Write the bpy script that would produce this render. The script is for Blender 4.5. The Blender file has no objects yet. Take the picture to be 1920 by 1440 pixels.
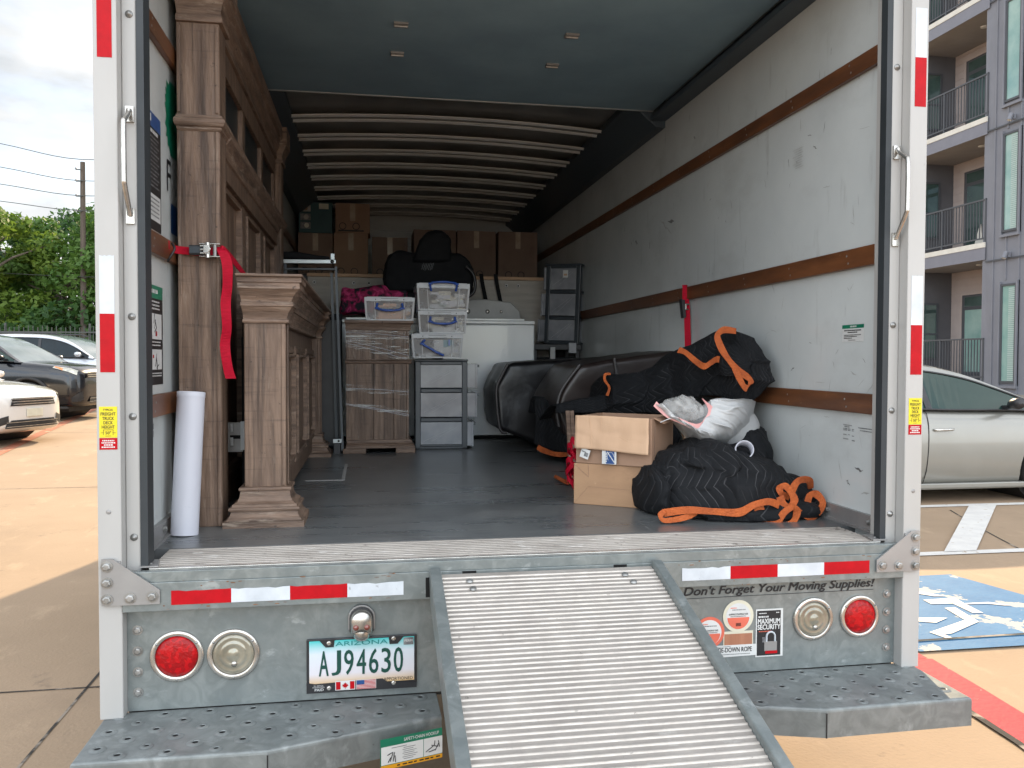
import bpy, math, random
from mathutils import Vector, Matrix, noise as NZ
R = math.radians
random.seed(7)
SC = bpy.context.scene
COL = SC.collection

# ---------------------------------------------------------------- camera
CAM = Vector((-.506, -2.3716, 1.472)); YAW, PIT, ROL, FPX = .1707, -.0283, .0031, 1562.58
_f = Vector((math.sin(YAW)*math.cos(PIT), math.cos(YAW)*math.cos(PIT), math.sin(PIT)))
_r0 = Vector((math.cos(YAW), -math.sin(YAW), 0)); _u0 = _r0.cross(_f)
_r = _r0*math.cos(ROL)+_u0*math.sin(ROL); _u = _u0*math.cos(ROL)-_r0*math.sin(ROL)
cd = bpy.data.cameras.new('camera'); cam = bpy.data.objects.new('camera', cd); COL.objects.link(cam)
cd.sensor_width = 36; cd.lens = FPX/1920*36; cd.clip_start = .05; cd.clip_end = 600
cam.matrix_world = Matrix(((_r.x, _u.x, -_f.x, CAM.x), (_r.y, _u.y, -_f.y, CAM.y), (_r.z, _u.z, -_f.z, CAM.z), (0, 0, 0, 1)))
SC.camera = cam

# ---------------------------------------------------------------- light
SUN_EL, SUN_AZ = 28, 16.5          # azimuth from +y towards +x
w = bpy.data.worlds.new("World"); SC.world = w; w.use_nodes = True
nt = w.node_tree; N = nt.nodes; L = nt.links
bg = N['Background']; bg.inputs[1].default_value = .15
sky = N.new('ShaderNodeTexSky'); sky.sky_type = 'NISHITA'; sky.sun_disc = False
sky.sun_elevation = R(SUN_EL); sky.sun_rotation = R(SUN_AZ); sky.dust_density = 1.5; sky.air_density = 1.0
tc = N.new('ShaderNodeTexCoord'); mp = N.new('ShaderNodeMapping'); mp.inputs[3].default_value = (1, 1, 2.6); mp.inputs[1].default_value = (.35, .2, .45)
L.new(tc.outputs['Generated'], mp.inputs[0])
n1 = N.new('ShaderNodeTexNoise'); n1.inputs['Scale'].default_value = 3.6; n1.inputs['Detail'].default_value = 9; n1.inputs['Roughness'].default_value = .58
L.new(mp.outputs[0], n1.inputs[0])
cr = N.new('ShaderNodeValToRGB'); cr.color_ramp.elements[0].position = .36; cr.color_ramp.elements[1].position = .54
L.new(n1.outputs[0], cr.inputs[0])
n2 = N.new('ShaderNodeTexNoise'); n2.inputs['Scale'].default_value = 5.5; n2.inputs['Detail'].default_value = 8
L.new(mp.outputs[0], n2.inputs[0])
cr2 = N.new('ShaderNodeValToRGB'); cr2.color_ramp.elements[0].position = .38; cr2.color_ramp.elements[1].position = .62
cr2.color_ramp.elements[0].color = (3.9, 4.15, 4.4, 1); cr2.color_ramp.elements[1].color = (6.2, 6.2, 6.15, 1)
L.new(n2.outputs[0], cr2.inputs[0])
mx = N.new('ShaderNodeMix'); mx.data_type = 'RGBA'
L.new(cr.outputs[0], mx.inputs[0]); L.new(sky.outputs[0], mx.inputs[6]); L.new(cr2.outputs[0], mx.inputs[7])
# sky scaled brighter behind the camera as added fill for the truck interior
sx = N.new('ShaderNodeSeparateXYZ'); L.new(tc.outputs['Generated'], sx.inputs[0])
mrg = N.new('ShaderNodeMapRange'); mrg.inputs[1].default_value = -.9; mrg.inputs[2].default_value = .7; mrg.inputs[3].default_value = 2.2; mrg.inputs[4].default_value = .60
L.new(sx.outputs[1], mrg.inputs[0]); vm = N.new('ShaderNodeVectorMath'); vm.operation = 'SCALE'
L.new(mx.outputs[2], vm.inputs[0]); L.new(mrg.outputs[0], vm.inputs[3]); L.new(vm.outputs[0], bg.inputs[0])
sd = bpy.data.lights.new('sun', 'SUN'); sun = bpy.data.objects.new('sun', sd); COL.objects.link(sun)
sd.energy = 4.0; sd.angle = R(.6); sd.color = (1, .77, .50)
sdir = Vector((math.sin(R(SUN_AZ))*math.cos(R(SUN_EL)), math.cos(R(SUN_AZ))*math.cos(R(SUN_EL)), math.sin(R(SUN_EL))))
sun.rotation_euler = sdir.to_track_quat('Z', 'Y').to_euler()
SC.view_settings.view_transform = 'Standard'; SC.view_settings.look = 'None'
SC.view_settings.exposure = 1.0; SC.view_settings.gamma = 1
SC.cycles.max_bounces = 10; SC.cycles.diffuse_bounces = 6; SC.cycles.transparent_max_bounces = 24
SC.cycles.sample_clamp_indirect = 6
SC.cycles.use_denoising = True

# ---------------------------------------------------------------- helpers
def gz(y): return max(0.0, (y-4)*.022)        # the lot rises gently beyond the truck's tail
def at(px, py, x=None, y=None, z=None, g=False):   # 1920x1440 pixel -> point on a plane
    d = _f+_r*((px-960)/FPX)-_u*((py-720)/FPX)
    if x is not None: t = (x-CAM.x)/d.x
    elif y is not None: t = (y-CAM.y)/d.y
    elif g:
        t = (0-CAM.z)/d.z
        if t < 0 or CAM.y+d.y*t > 4: t = ((CAM.y-4)*.022-CAM.z)/(d.z-.022*d.y)
    else: t = (z-CAM.z)/d.z
    return CAM+d*t

_mats = {}
def mat(name, c, rough=.6, metal=0, c2=None, ns=6, nd=5, lo=.35, hi=.65, st=(1, 1, 1), bs=0, bst=.3, bd=None, spec=.5, alpha=1, coat=0, rv=0, emit=None, es=0, dirt=None, trans=0, extra=None, vor=0, dist=0):
    m = bpy.data.materials.new(name); m.use_nodes = True; t = m.node_tree; n = t.nodes; l = t.links
    b = n['Principled BSDF']; b.inputs['Roughness'].default_value = rough; b.inputs['Metallic'].default_value = metal
    b.inputs['Specular IOR Level'].default_value = spec; b.inputs['Alpha'].default_value = alpha
    b.inputs['Coat Weight'].default_value = coat; b.inputs['Transmission Weight'].default_value = trans
    if emit: b.inputs['Emission Color'].default_value = (*emit, 1); b.inputs['Emission Strength'].default_value = es
    b.inputs['Base Color'].default_value = (*c, 1)
    co = n.new('ShaderNodeTexCoord'); ma = n.new('ShaderNodeMapping'); ma.inputs[3].default_value = st
    l.new(co.outputs['Object'], ma.inputs[0])
    last = None
    if c2 is not None:
        if vor:
            q = n.new('ShaderNodeTexVoronoi'); q.inputs['Scale'].default_value = ns; out = q.outputs['Color']
            bw = n.new('ShaderNodeRGBToBW'); l.new(ma.outputs[0], q.inputs[0]); l.new(out, bw.inputs[0]); out = bw.outputs[0]
        else:
            q = n.new('ShaderNodeTexNoise'); q.inputs['Scale'].default_value = ns; q.inputs['Detail'].default_value = nd; q.inputs['Roughness'].default_value = .6; q.inputs['Distortion'].default_value = dist
            l.new(ma.outputs[0], q.inputs[0]); out = q.outputs[0]
        rp = n.new('ShaderNodeValToRGB'); rp.color_ramp.elements[0].position = lo; rp.color_ramp.elements[1].position = hi
        rp.color_ramp.elements[0].color = (*c, 1); rp.color_ramp.elements[1].color = (*c2, 1)
        l.new(out, rp.inputs[0]); last = rp.outputs[0]
        if rv:
            mr = n.new('ShaderNodeMapRange'); mr.inputs[3].default_value = rough-rv; mr.inputs[4].default_value = rough+rv
            l.new(out, mr.inputs[0]); l.new(mr.outputs[0], b.inputs['Roughness'])
    for dd in (dirt or []):      # (colour, scale, stretch, lo, hi, amount)
        q = n.new('ShaderNodeTexNoise'); q.inputs['Scale'].default_value = dd[1]; q.inputs['Detail'].default_value = 7; q.inputs['Roughness'].default_value = .65
        m2 = n.new('ShaderNodeMapping'); m2.inputs[3].default_value = dd[2]; m2.inputs[1].default_value = (dd[1]*.37, dd[1]*.21, 1.7); l.new(co.outputs['Object'], m2.inputs[0]); l.new(m2.outputs[0], q.inputs[0])
        rp = n.new('ShaderNodeMapRange'); rp.inputs[1].default_value = dd[3]; rp.inputs[2].default_value = dd[4]; rp.inputs[4].default_value = dd[5]
        l.new(q.outputs[0], rp.inputs[0])
        x = n.new('ShaderNodeMix'); x.data_type = 'RGBA'; l.new(rp.outputs[0], x.inputs[0])
        if last: l.new(last, x.inputs[6])
        else: x.inputs[6].default_value = (*c, 1)
        x.inputs[7].default_value = (*dd[0], 1); last = x.outputs[2]
    if last: l.new(last, b.inputs['Base Color'])
    if bs:
        q = n.new('ShaderNodeTexNoise'); q.inputs['Scale'].default_value = bs; q.inputs['Detail'].default_value = 5
        m2 = n.new('ShaderNodeMapping'); m2.inputs[3].default_value = bd or st; l.new(co.outputs['Object'], m2.inputs[0]); l.new(m2.outputs[0], q.inputs[0])
        u = n.new('ShaderNodeBump'); u.inputs['Strength'].default_value = bst; u.inputs['Distance'].default_value = .01
        l.new(q.outputs[0], u.inputs['Height']); l.new(u.outputs[0], b.inputs['Normal'])
    if extra: extra(m, t, n, l, b, co)
    _mats[name] = m
    return m

class MB:
    def __init__(s): s.v = []; s.f = []; s.mi = []; s.sm = []; s.ml = []; s.uv = []
    def m(s, m):
        if m not in s.ml: s.ml.append(m)
        return s.ml.index(m)
    def add(s, vs, fs, m, smooth=False, uvs=None):
        o = len(s.v); s.v += [Vector(v) for v in vs]; k = s.m(m)
        for i, f in enumerate(fs):
            s.f.append([o+j for j in f]); s.mi.append(k); s.sm.append(smooth)
            s.uv.append(uvs[i] if uvs else None)
        return s
    def box(s, x0, x1, y0, y1, z0, z1, m):
        vs = [(x0, y0, z0), (x1, y0, z0), (x1, y1, z0), (x0, y1, z0), (x0, y0, z1), (x1, y0, z1), (x1, y1, z1), (x0, y1, z1)]
        return s.add(vs, [(0, 3, 2, 1), (4, 5, 6, 7), (0, 1, 5, 4), (1, 2, 6, 5), (2, 3, 7, 6), (3, 0, 4, 7)], m)
    def bar(s, a, b, wv, tv, m):     # box along a->b, half-extent vectors wv, tv
        a, b, wv, tv = Vector(a), Vector(b), Vector(wv), Vector(tv)
        vs = [a-wv-tv, a+wv-tv, a+wv+tv, a-wv+tv, b-wv-tv, b+wv-tv, b+wv+tv, b-wv+tv]
        return s.add(vs, [(0, 3, 2, 1), (4, 5, 6, 7), (0, 1, 5, 4), (1, 2, 6, 5), (2, 3, 7, 6), (3, 0, 4, 7)], m)
    def quad(s, a, b, c, d, m): return s.add([a, b, c, d], [(0, 1, 2, 3)], m, uvs=[[(0, 0), (1, 0), (1, 1), (0, 1)]])
    def poly(s, pts, m): return s.add(pts, [tuple(range(len(pts)))], m)
    def prism(s, pts, off, m):       # polygon pts (3d) extruded by vector off
        n = len(pts); off = Vector(off); vs = [Vector(p) for p in pts]+[Vector(p)+off for p in pts]
        return s.add(vs, [tuple(range(n))[::-1], tuple(range(n, 2*n))]+[(i, (i+1) % n, n+(i+1) % n, n+i) for i in range(n)], m)
    def tube(s, path, r, m, n=8, caps=True, closed=False):
        P = [Vector(p) for p in path]; k = len(P); rs = r if isinstance(r, (list, tuple)) else [r]*k
        vs = []; up = None
        for i in range(k):
            if closed: t = (P[(i+1) % k]-P[i-1]).normalized()
            else: t = (P[min(i+1, k-1)]-P[max(i-1, 0)]).normalized()
            if up is None: up = Vector((0, 0, 1)) if abs(t.z) < .9 else Vector((1, 0, 0))
            a = t.cross(up)
            if a.length < 1e-5: a = t.orthogonal()
            a.normalize(); b = a.cross(t).normalized(); up = b
            for j in range(n):
                q = 2*math.pi*j/n; vs.append(P[i]+(a*math.cos(q)+b*math.sin(q))*rs[i])
        fs = [(i*n+j, i*n+(j+1) % n, (i+1)*n+(j+1) % n, (i+1)*n+j) for i in range(k-1) for j in range(n)]
        if closed: fs += [((k-1)*n+j, (k-1)*n+(j+1) % n, (j+1) % n, j) for j in range(n)]
        s.add(vs, fs, m, True)
        if caps and not closed:
            s.add(vs[:n], [tuple(range(n))], m); s.add(vs[-n:], [tuple(range(n))[::-1]], m)
        return s
    def cyl(s, a, b, r, m, n=16, r2=None): return s.tube([a, b], [r, r if r2 is None else r2], m, n)
    def lathe(s, prof, c, ax, m, n=24, smooth=True):      # prof [(r, h)] about axis ax through c
        ax = Vector(ax).normalized(); a = ax.orthogonal().normalized(); b = ax.cross(a); c = Vector(c)
        vs = [c+ax*h+(a*math.cos(2*math.pi*j/n)+b*math.sin(2*math.pi*j/n))*r for r, h in prof for j in range(n)]
        return s.add(vs, [(i*n+j, i*n+(j+1) % n, (i+1)*n+(j+1) % n, (i+1)*n+j) for i in range(len(prof)-1) for j in range(n)], m, smooth)
    def grid(s, fn, nu, nv, m, wrapu=False, smooth=True, uvs=(1, 1)):
        vs = [fn(i/nu, j/nv) for j in range(nv+1) for i in range(nu+(0 if wrapu else 1))]
        W = nu if wrapu else nu+1; fs = []; uu = []
        for j in range(nv):
            for i in range(nu):
                i2 = (i+1) % W if wrapu else i+1
                fs.append((j*W+i, j*W+i2, (j+1)*W+i2, (j+1)*W+i))
                uu.append([(i/nu*uvs[0], j/nv*uvs[1]), ((i+1)/nu*uvs[0], j/nv*uvs[1]), ((i+1)/nu*uvs[0], (j+1)/nv*uvs[1]), (i/nu*uvs[0], (j+1)/nv*uvs[1])])
        return s.add(vs, fs, m, smooth, uu)
    def ribbon(s, path, wid, th, m, sub=6):      # band: path pts, wid = width vector (or list), thickness th
        P = crv([Vector(p) for p in path], sub); k = len(P)
        W = wid if isinstance(wid, list) else [wid]*2
        Ws = [Vector(W[0]).lerp(Vector(W[-1]), i/(k-1)) for i in range(k)] if len(W) == 2 else [x for x in crv([Vector(x) for x in W], sub)]
        vs = []
        for i in range(k):
            t = (P[min(i+1, k-1)]-P[max(i-1, 0)]); wv = Ws[i]; nn = t.cross(wv)
            nn = nn.normalized()*th/2 if nn.length > 1e-9 else Vector((0, 0, th/2))
            vs += [P[i]-wv/2-nn, P[i]+wv/2-nn, P[i]+wv/2+nn, P[i]-wv/2+nn]
        fs = [(i*4+j, i*4+(j+1) % 4, i*4+4+(j+1) % 4, i*4+4+j) for i in range(k-1) for j in range(4)]
        return s.add(vs, fs+[(3, 2, 1, 0), tuple(range(len(vs)-4, len(vs)))], m, False)
    def text(s, body, o, ux, uy, wd, ht, m, bold=0, shear=0, center=True, lift=.0009):
        ux = Vector(ux).normalized(); uy = Vector(uy).normalized(); nn = ux.cross(uy)
        vs, fs = glyphs(body, 0, shear)
        x0 = min(v[0] for v in vs); x1 = max(v[0] for v in vs); y0 = min(v[1] for v in vs); y1 = max(v[1] for v in vs)
        sx = wd/(x1-x0); sy = ht/(y1-y0) if ht else sx; o = Vector(o)
        ox = -(x0+x1)/2 if center else -x0; oy = -(y0+y1)/2 if center else -y0
        e = bold*.55*abs(sy if ht else sx)
        for q, (dx, dz) in enumerate(((0, 0), (-1, -.5), (1, .5), (-.5, .8), (.5, -.8)) if bold else ((0, 0),)):
            s.add([o+ux*((v[0]+ox)*sx+dx*e)+uy*((v[1]+oy)*sy+dz*e)+nn*(lift+q*.00007) for v in vs], fs, m)
        return s
    def recess(s, y=.0395):      # re-measure features of a recessed plate from its true depth
        k = (y-CAM.y)/(-CAM.y); s.v = [Vector((CAM.x+(v.x-CAM.x)*k, v.y, CAM.z+(v.z-CAM.z)*k)) for v in s.v]; return s
    def build(s, name, parent=None, loc=None, bevel=0, seg=2, **tags):
        base = Vector((0, 0, 0))
        if parent is not None: base = ORG.get(parent.name, Vector((0, 0, 0)))
        elif loc is not None: base = Vector(loc)
        me = bpy.data.meshes.new(name); me.from_pydata([v-base for v in s.v], [], s.f)
        for m in s.ml: me.materials.append(m)
        me.polygons.foreach_set('material_index', s.mi); me.polygons.foreach_set('use_smooth', s.sm)
        if any(u for u in s.uv):
            ul = me.uv_layers.new(name='UVMap')
            for p in me.polygons:
                u = s.uv[p.index]
                if u:
                    for q, li in enumerate(p.loop_indices): ul.data[li].uv = u[q]
        me.update()
        o = bpy.data.objects.new(name, me); COL.objects.link(o)
        if parent is not None: o.parent = parent
        else: o.location = base
        ORG[o.name] = base
        if bevel:
            b = o.modifiers.new('bevel', 'BEVEL'); b.width = bevel; b.segments = seg; b.limit_method = 'ANGLE'; b.angle_limit = R(40); b.harden_normals = False
        for k, v in tags.items(): o[k] = v
        return o
ORG = {}
def crv(P, sub=6):       # catmull-rom
    if len(P) < 3 or sub < 2: return P
    out = []
    for i in range(len(P)-1):
        a, b, c, d = P[max(i-1, 0)], P[i], P[i+1], P[min(i+2, len(P)-1)]
        for k in range(sub):
            t = k/sub; out.append(.5*((2*b)+(c-a)*t+(2*a-5*b+4*c-d)*t*t+(3*b-a-3*c+d)*t**3))
    out.append(P[-1]); return out
_gl = {}
def glyphs(body, bold, shear):
    k = (body, bold, shear)
    if k not in _gl:
        cu = bpy.data.curves.new('lettering', 'FONT'); cu.body = body; cu.offset = bold; cu.shear = shear; cu.resolution_u = 3
        o = bpy.data.objects.new('lettering', cu); me = o.to_mesh()
        _gl[k] = ([tuple(v.co) for v in me.vertices], [tuple(p.vertices) for p in me.polygons])
        o.to_mesh_clear(); bpy.data.objects.remove(o); bpy.data.curves.remove(cu)
    return _gl[k]
def chars(b, body, o, pitch, wd, ht, m, bold=0, lift=.0009):      # letters of one size on an even pitch
    for i, ch in enumerate(body):
        x = (i-(len(body)-1)/2)*pitch; b.text(ch, Vector(o)+Vector((x, 0, 0)), (1, 0, 0), (0, 0, 1), wd, ht, m, bold, lift=lift)
def thing(name, loc, label, cat, group=None):
    o = bpy.data.objects.new(name, None); COL.objects.link(o); o.location = loc; ORG[o.name] = Vector(loc)
    o.empty_display_size = .1
    o['label'] = label; o['category'] = cat
    if group: o['group'] = group
    return o
def tag(o, label, cat, group=None, kind=None):
    o['label'] = label; o['category'] = cat
    if group: o['group'] = group
    if kind: o['kind'] = kind
    return o
def copy_tree(o, parent=None):
    c = o.copy(); COL.objects.link(c); c.parent = parent; ORG[c.name] = ORG.get(o.name, Vector((0, 0, 0)))
    for ch in list(o.children): copy_tree(ch, c)
    return c
def each(name, parent, fn, items):       # one object per small fitting
    for it in items: b = MB(); fn(b, it); b.build(name, parent)
def fr(v, s=1, o=4): return NZ.fractal(Vector(v)*s, 1, 2, o)
def soft(o, bevel=.03, seg=3, sub=2, disp=0, scale=.3):
    if bevel:
        b = o.modifiers.new('bevel', 'BEVEL'); b.width = bevel; b.segments = seg; b.limit_method = 'ANGLE'; b.angle_limit = R(30)
    if sub:
        b = o.modifiers.new('sub', 'SUBSURF'); b.levels = b.render_levels = sub; b.subdivision_type = 'CATMULL_CLARK'
    if disp:
        t = bpy.data.textures.new('crumple', 'CLOUDS'); t.noise_scale = scale; t.noise_depth = 3
        b = o.modifiers.new('disp', 'DISPLACE'); b.texture = t; b.strength = disp; b.mid_level = .5; b.texture_coords = 'LOCAL'
    for p in o.data.polygons: p.use_smooth = True
    return o

# ---------------------------------------------------------------- materials
def stitch(m, t, n, l, b, co):      # chevron quilting on moving blankets, drawn in the cloth's own UV
    uv = n.new('ShaderNodeUVMap'); sp = n.new('ShaderNodeSeparateXYZ'); l.new(uv.outputs[0], sp.inputs[0])
    def mth(op, a, bb=None):
        q = n.new('ShaderNodeMath'); q.operation = op
        for i, x in enumerate((a, bb)):
            if x is None: continue
            if isinstance(x, (int, float)): q.inputs[i].default_value = x
            else: l.new(x, q.inputs[i])
        return q.outputs[0]
    tri = mth('PINGPONG', mth('MULTIPLY', sp.outputs[1], 10.0), 1.0)
    ph = mth('FRACT', mth('ADD', mth('MULTIPLY', sp.outputs[0], 36.0), mth('MULTIPLY', tri, 1.5)))
    d = mth('ABSOLUTE', mth('SUBTRACT', ph, .5))       # 0 at the seam
    line = mth('LESS_THAN', d, .05)
    nz = n.new('ShaderNodeTexNoise'); nz.inputs['Scale'].default_value = 9; l.new(co.outputs['Object'], nz.inputs[0])
    mr = n.new('ShaderNodeMapRange'); mr.inputs[1].default_value = .42; mr.inputs[2].default_value = .62; l.new(nz.outputs[0], mr.inputs[0])
    f = mth('MULTIPLY', line, mr.outputs[0])
    x = n.new('ShaderNodeMix'); x.data_type = 'RGBA'; x.inputs[6].default_value = (.009, .010, .012, 1); x.inputs[7].default_value = (.062, .062, .066, 1)
    l.new(f, x.inputs[0]); l.new(x.outputs[2], b.inputs['Base Color'])
    nz2 = n.new('ShaderNodeTexNoise'); nz2.inputs['Scale'].default_value = 90; l.new(co.outputs['Object'], nz2.inputs[0])
    h = mth('ADD', mth('POWER', mth('MULTIPLY', d, 2.0), .5), mth('MULTIPLY', nz2.outputs[0], .5))
    u = n.new('ShaderNodeBump'); u.inputs['Strength'].default_value = .5; u.inputs['Distance'].default_value = .006
    l.new(h, u.inputs['Height']); l.new(u.outputs[0], b.inputs['Normal'])
def plategrad(m, t, n, l, b, co):
    uv = n.new('ShaderNodeUVMap'); sp = n.new('ShaderNodeSeparateXYZ'); l.new(uv.outputs[0], sp.inputs[0])
    rp = n.new('ShaderNodeValToRGB'); e = rp.color_ramp.elements; e[0].position = 0; e[0].color = (.62, .42, .2, 1); e[1].position = .25; e[1].color = (.66, .64, .68, 1)
    q = e.new(.7); q.color = (.62, .68, .74, 1); q = e.new(1); q.color = (.05, .5, .5, 1)
    l.new(sp.outputs[1], rp.inputs[0]); l.new(rp.outputs[0], b.inputs['Base Color'])
def flora(m, t, n, l, b, co):
    q = n.new('ShaderNodeTexVoronoi'); q.inputs['Scale'].default_value = 17; l.new(co.outputs['Object'], q.inputs[0])
    q2 = n.new('ShaderNodeTexNoise'); q2.inputs['Scale'].default_value = 12; q2.inputs['Detail'].default_value = 3; q2.inputs['Distortion'].default_value = 1.5; l.new(co.outputs['Object'], q2.inputs[0])
    rp = n.new('ShaderNodeValToRGB'); e = rp.color_ramp.elements; rp.color_ramp.interpolation = 'EASE'; e[0].position = .42; e[0].color = (.012, .01, .02, 1); e[1].position = .52; e[1].color = (.32, .01, .08, 1)
    e.new(.62).color = (.62, .05, .2, 1); e.new(.72).color = (.10, .01, .04, 1)
    l.new(q2.outputs[0], rp.inputs[0]); l.new(rp.outputs[0], b.inputs['Base Color'])
def streaks(m, t, n, l, b, co):     # stretch film: clear with bright creases
    ma = n.new('ShaderNodeMapping'); ma.inputs[3].default_value = (2.2, 3, 42); ma.inputs[2].default_value = (0, R(9), 0); l.new(co.outputs['Object'], ma.inputs[0])
    q = n.new('ShaderNodeTexNoise'); q.inputs['Scale'].default_value = 2.2; q.inputs['Detail'].default_value = 6; q.inputs['Distortion'].default_value = .6; l.new(ma.outputs[0], q.inputs[0])
    mr = n.new('ShaderNodeMapRange'); mr.inputs[1].default_value = .5; mr.inputs[2].default_value = .72; mr.inputs[3].default_value = .04; mr.inputs[4].default_value = .8; l.new(q.outputs[0], mr.inputs[0]); l.new(mr.outputs[0], b.inputs['Alpha'])
    u = n.new('ShaderNodeBump'); u.inputs['Strength'].default_value = .7; u.inputs['Distance'].default_value = .01; l.new(q.outputs[0], u.inputs['Height']); l.new(u.outputs[0], b.inputs['Normal'])
def worn(c_hole, sc=3.0, lo=.60, hi=.63):
    def f(m, t, n, l, b, co):       # paint worn through to the concrete
        q = n.new('ShaderNodeTexNoise'); q.inputs['Scale'].default_value = sc; q.inputs['Detail'].default_value = 9; q.inputs['Roughness'].default_value = .62; l.new(co.outputs['Object'], q.inputs[0])
        mr = n.new('ShaderNodeMapRange'); mr.inputs[1].default_value = lo; mr.inputs[2].default_value = hi; l.new(q.outputs[0], mr.inputs[0])
        x = n.new('ShaderNodeMix'); x.data_type = 'RGBA'; l.new(mr.outputs[0], x.inputs[0]); x.inputs[7].default_value = (*c_hole, 1)
        old = b.inputs['Base Color'].links
        if old: l.new(old[0].from_socket, x.inputs[6])
        else: x.inputs[6].default_value = b.inputs['Base Color'].default_value
        l.new(x.outputs[2], b.inputs['Base Color'])
    return f

WHITE = mat('white_painted_aluminium', (.44, .435, .42), .40, c2=(.39, .385, .37), ns=3, st=(1, 1, .3), dirt=[((.22, .2, .18), 14, (1, 1, .5), .68, .74, .6), ((.42, .40, .36), 2.2, (1, 1, .4), .5, .75, .4)], bs=9, bst=.08)
WHITE2 = mat('grey_painted_post', (.50, .50, .49), .42, c2=(.44, .44, .43), ns=4, st=(1, 1, .3), dirt=[((.2, .18, .16), 18, (1, 1, .5), .69, .74, .6)])
WALL = mat('glossy_fibreglass_wall', (.62, .655, .65), .20, c2=(.565, .60, .60), ns=2.5, dirt=[((.10, .10, .10), 17, (1, 1.6, .8), .71, .73, .7), ((.12, .12, .12), 7, (1, 5, .8), .69, .71, .6), ((.16, .16, .16), 30, (1, 1, .5), .72, .735, .6), ((.40, .41, .40), 2, (1, 1, 2), .52, .78, .5), ((.30, .30, .29), 5, (1, 3, .5), .60, .72, .35)], bs=5, bst=.05, rv=.05)
DOORUND = mat('blue_grey_door_panel', (.24, .36, .43), .5, c2=(.19, .29, .36), ns=3, dirt=[((.08, .08, .09), 9, (1, 3, 1), .70, .74, .6)], bs=7, bst=.1)
RAILB = mat('dark_blue_grey_steel', (.05, .07, .085), .45, c2=(.05, .07, .09), ns=5)
GASK = mat('dark_door_track', (.024, .030, .034), .55, c2=(.034, .04, .045), ns=4)
ROOFM = mat('dull_roof_sheet', (.34, .345, .34), .30, .6, c2=(.22, .225, .225), ns=3)
BOWM = mat('bare_aluminium_bow', (.86, .87, .86), .34, .1, c2=(.76, .77, .76), ns=8)
WOODSL = mat('varnished_wall_slat', (.20, .075, .028), .38, c2=(.10, .038, .016), ns=5, st=(1, .25, 2.2), nd=8, dirt=[((.36, .22, .12), 22, (1, .5, 1), .66, .72, .8), ((.05, .02, .01), 3.2, (1, .5, 3), .46, .68, .75)], bs=20, bst=.15)
FLOORM = mat('worn_grey_deck', (.105, .115, .12), .30, c2=(.165, .17, .17), ns=4, st=(.35, 2.2, 1), nd=9, rv=.12, dirt=[((.36, .36, .35), 60, (1, 1, 1), .71, .75, .7), ((.05, .054, .056), 3, (1, .5, 1), .50, .68, .65), ((.34, .34, .33), 7, (.25, 6, 1), .63, .70, .5), ((.32, .31, .29), 6, (5, .3, 1), .66, .72, .4)], bs=30, bst=.12)
ALU = mat('ribbed_aluminium', (.39, .355, .32), .46, .25, c2=(.30, .272, .245), ns=7, nd=8, dirt=[((.10, .09, .08), 30, (1.5, 1, 1), .665, .72, .7), ((.27, .245, .22), 3.2, (1, 1, 1), .5, .72, .6), ((.5, .48, .45), 24, (.5, 1, 1), .6, .7, .5)], rv=.08, bs=45, bst=.2)
GALV = mat('galvanised_steel', (.195, .218, .215), .40, .4, c2=(.255, .28, .275), ns=16, nd=7, lo=.4, hi=.6, dist=1.2, dirt=[((.17, .2, .205), 5, (1, 1, 1), .46, .66, .7), ((.44, .47, .47), 13, (1, 1, 1.5), .60, .70, .55), ((.1, .09, .08), 34, (1, 1, 1), .70, .75, .5)], bs=22, bst=.1)
GALV2 = mat('weathered_galvanised_step', (.175, .192, .19), .46, .35, c2=(.235, .255, .252), ns=14, nd=8, lo=.4, hi=.6, dist=1, dirt=[((.40, .43, .43), 9, (1, 1, .6), .56, .68, .6), ((.12, .13, .135), 3.5, (1, 1, 1), .5, .66, .55), ((.08, .07, .06), 34, (1, 1, 1), .69, .74, .5)], bs=18, bst=.15)
RIDGE2 = mat('scuffed_sill_ridge', (.47, .43, .385), .5, .2, c2=(.34, .305, .27), ns=11, nd=8, st=(.5, 1, 1), dirt=[((.12, .10, .085), 20, (1, 1, 1), .60, .68, .8), ((.66, .63, .59), 26, (.3, 1, 1), .60, .66, .6)])
RIDGE = mat('polished_ridge', (.58, .535, .48), .36, .25, c2=(.45, .41, .37), ns=22, nd=6, dirt=[((.2, .18, .16), 30, (1, 1, 1), .66, .70, .7)])
GROOVE = mat('grimy_groove', (.13, .112, .098), .65, c2=(.21, .185, .165), ns=9, nd=6)
STEEL = mat('plain_steel_plate', (.36, .355, .35), .42, .5, c2=(.29, .285, .28), ns=6, dirt=[((.12, .1, .08), 20, (1, 1, 1), .68, .74, .5)])
BOLT = mat('zinc_bolt', (.40, .40, .39), .35, .7, c2=(.25, .25, .24), ns=40)
CHROME = mat('bright_steel', (.6, .58, .54), .25, .85, c2=(.42, .4, .37), ns=18)
BLACK = mat('black_plastic', (.015, .015, .017), .4, c2=(.025, .025, .028), ns=12)
DARK = mat('dark_underbody', (.012, .012, .013), .7, c2=(.03, .028, .025), ns=6)
HOLE = mat('hole_black', (.004, .004, .004), .9)
RED = mat('red_reflective_tape', (.46, .002, .008), .5, c2=(.38, .002, .007), ns=30, spec=.2)
WHT = mat('white_reflective_tape', (.62, .66, .70), .35, c2=(.48, .52, .56), ns=9, dirt=[((.25, .26, .27), 26, (1, 1, 1), .66, .70, .7)])
YEL = mat('yellow_decal', (.72, .60, .01), .45, c2=(.68, .56, .01), ns=9)
INK = mat('black_ink', (.012, .012, .014), .5)
PAPER = mat('white_decal', (.66, .67, .66), .45, c2=(.6, .61, .6), ns=12)
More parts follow.
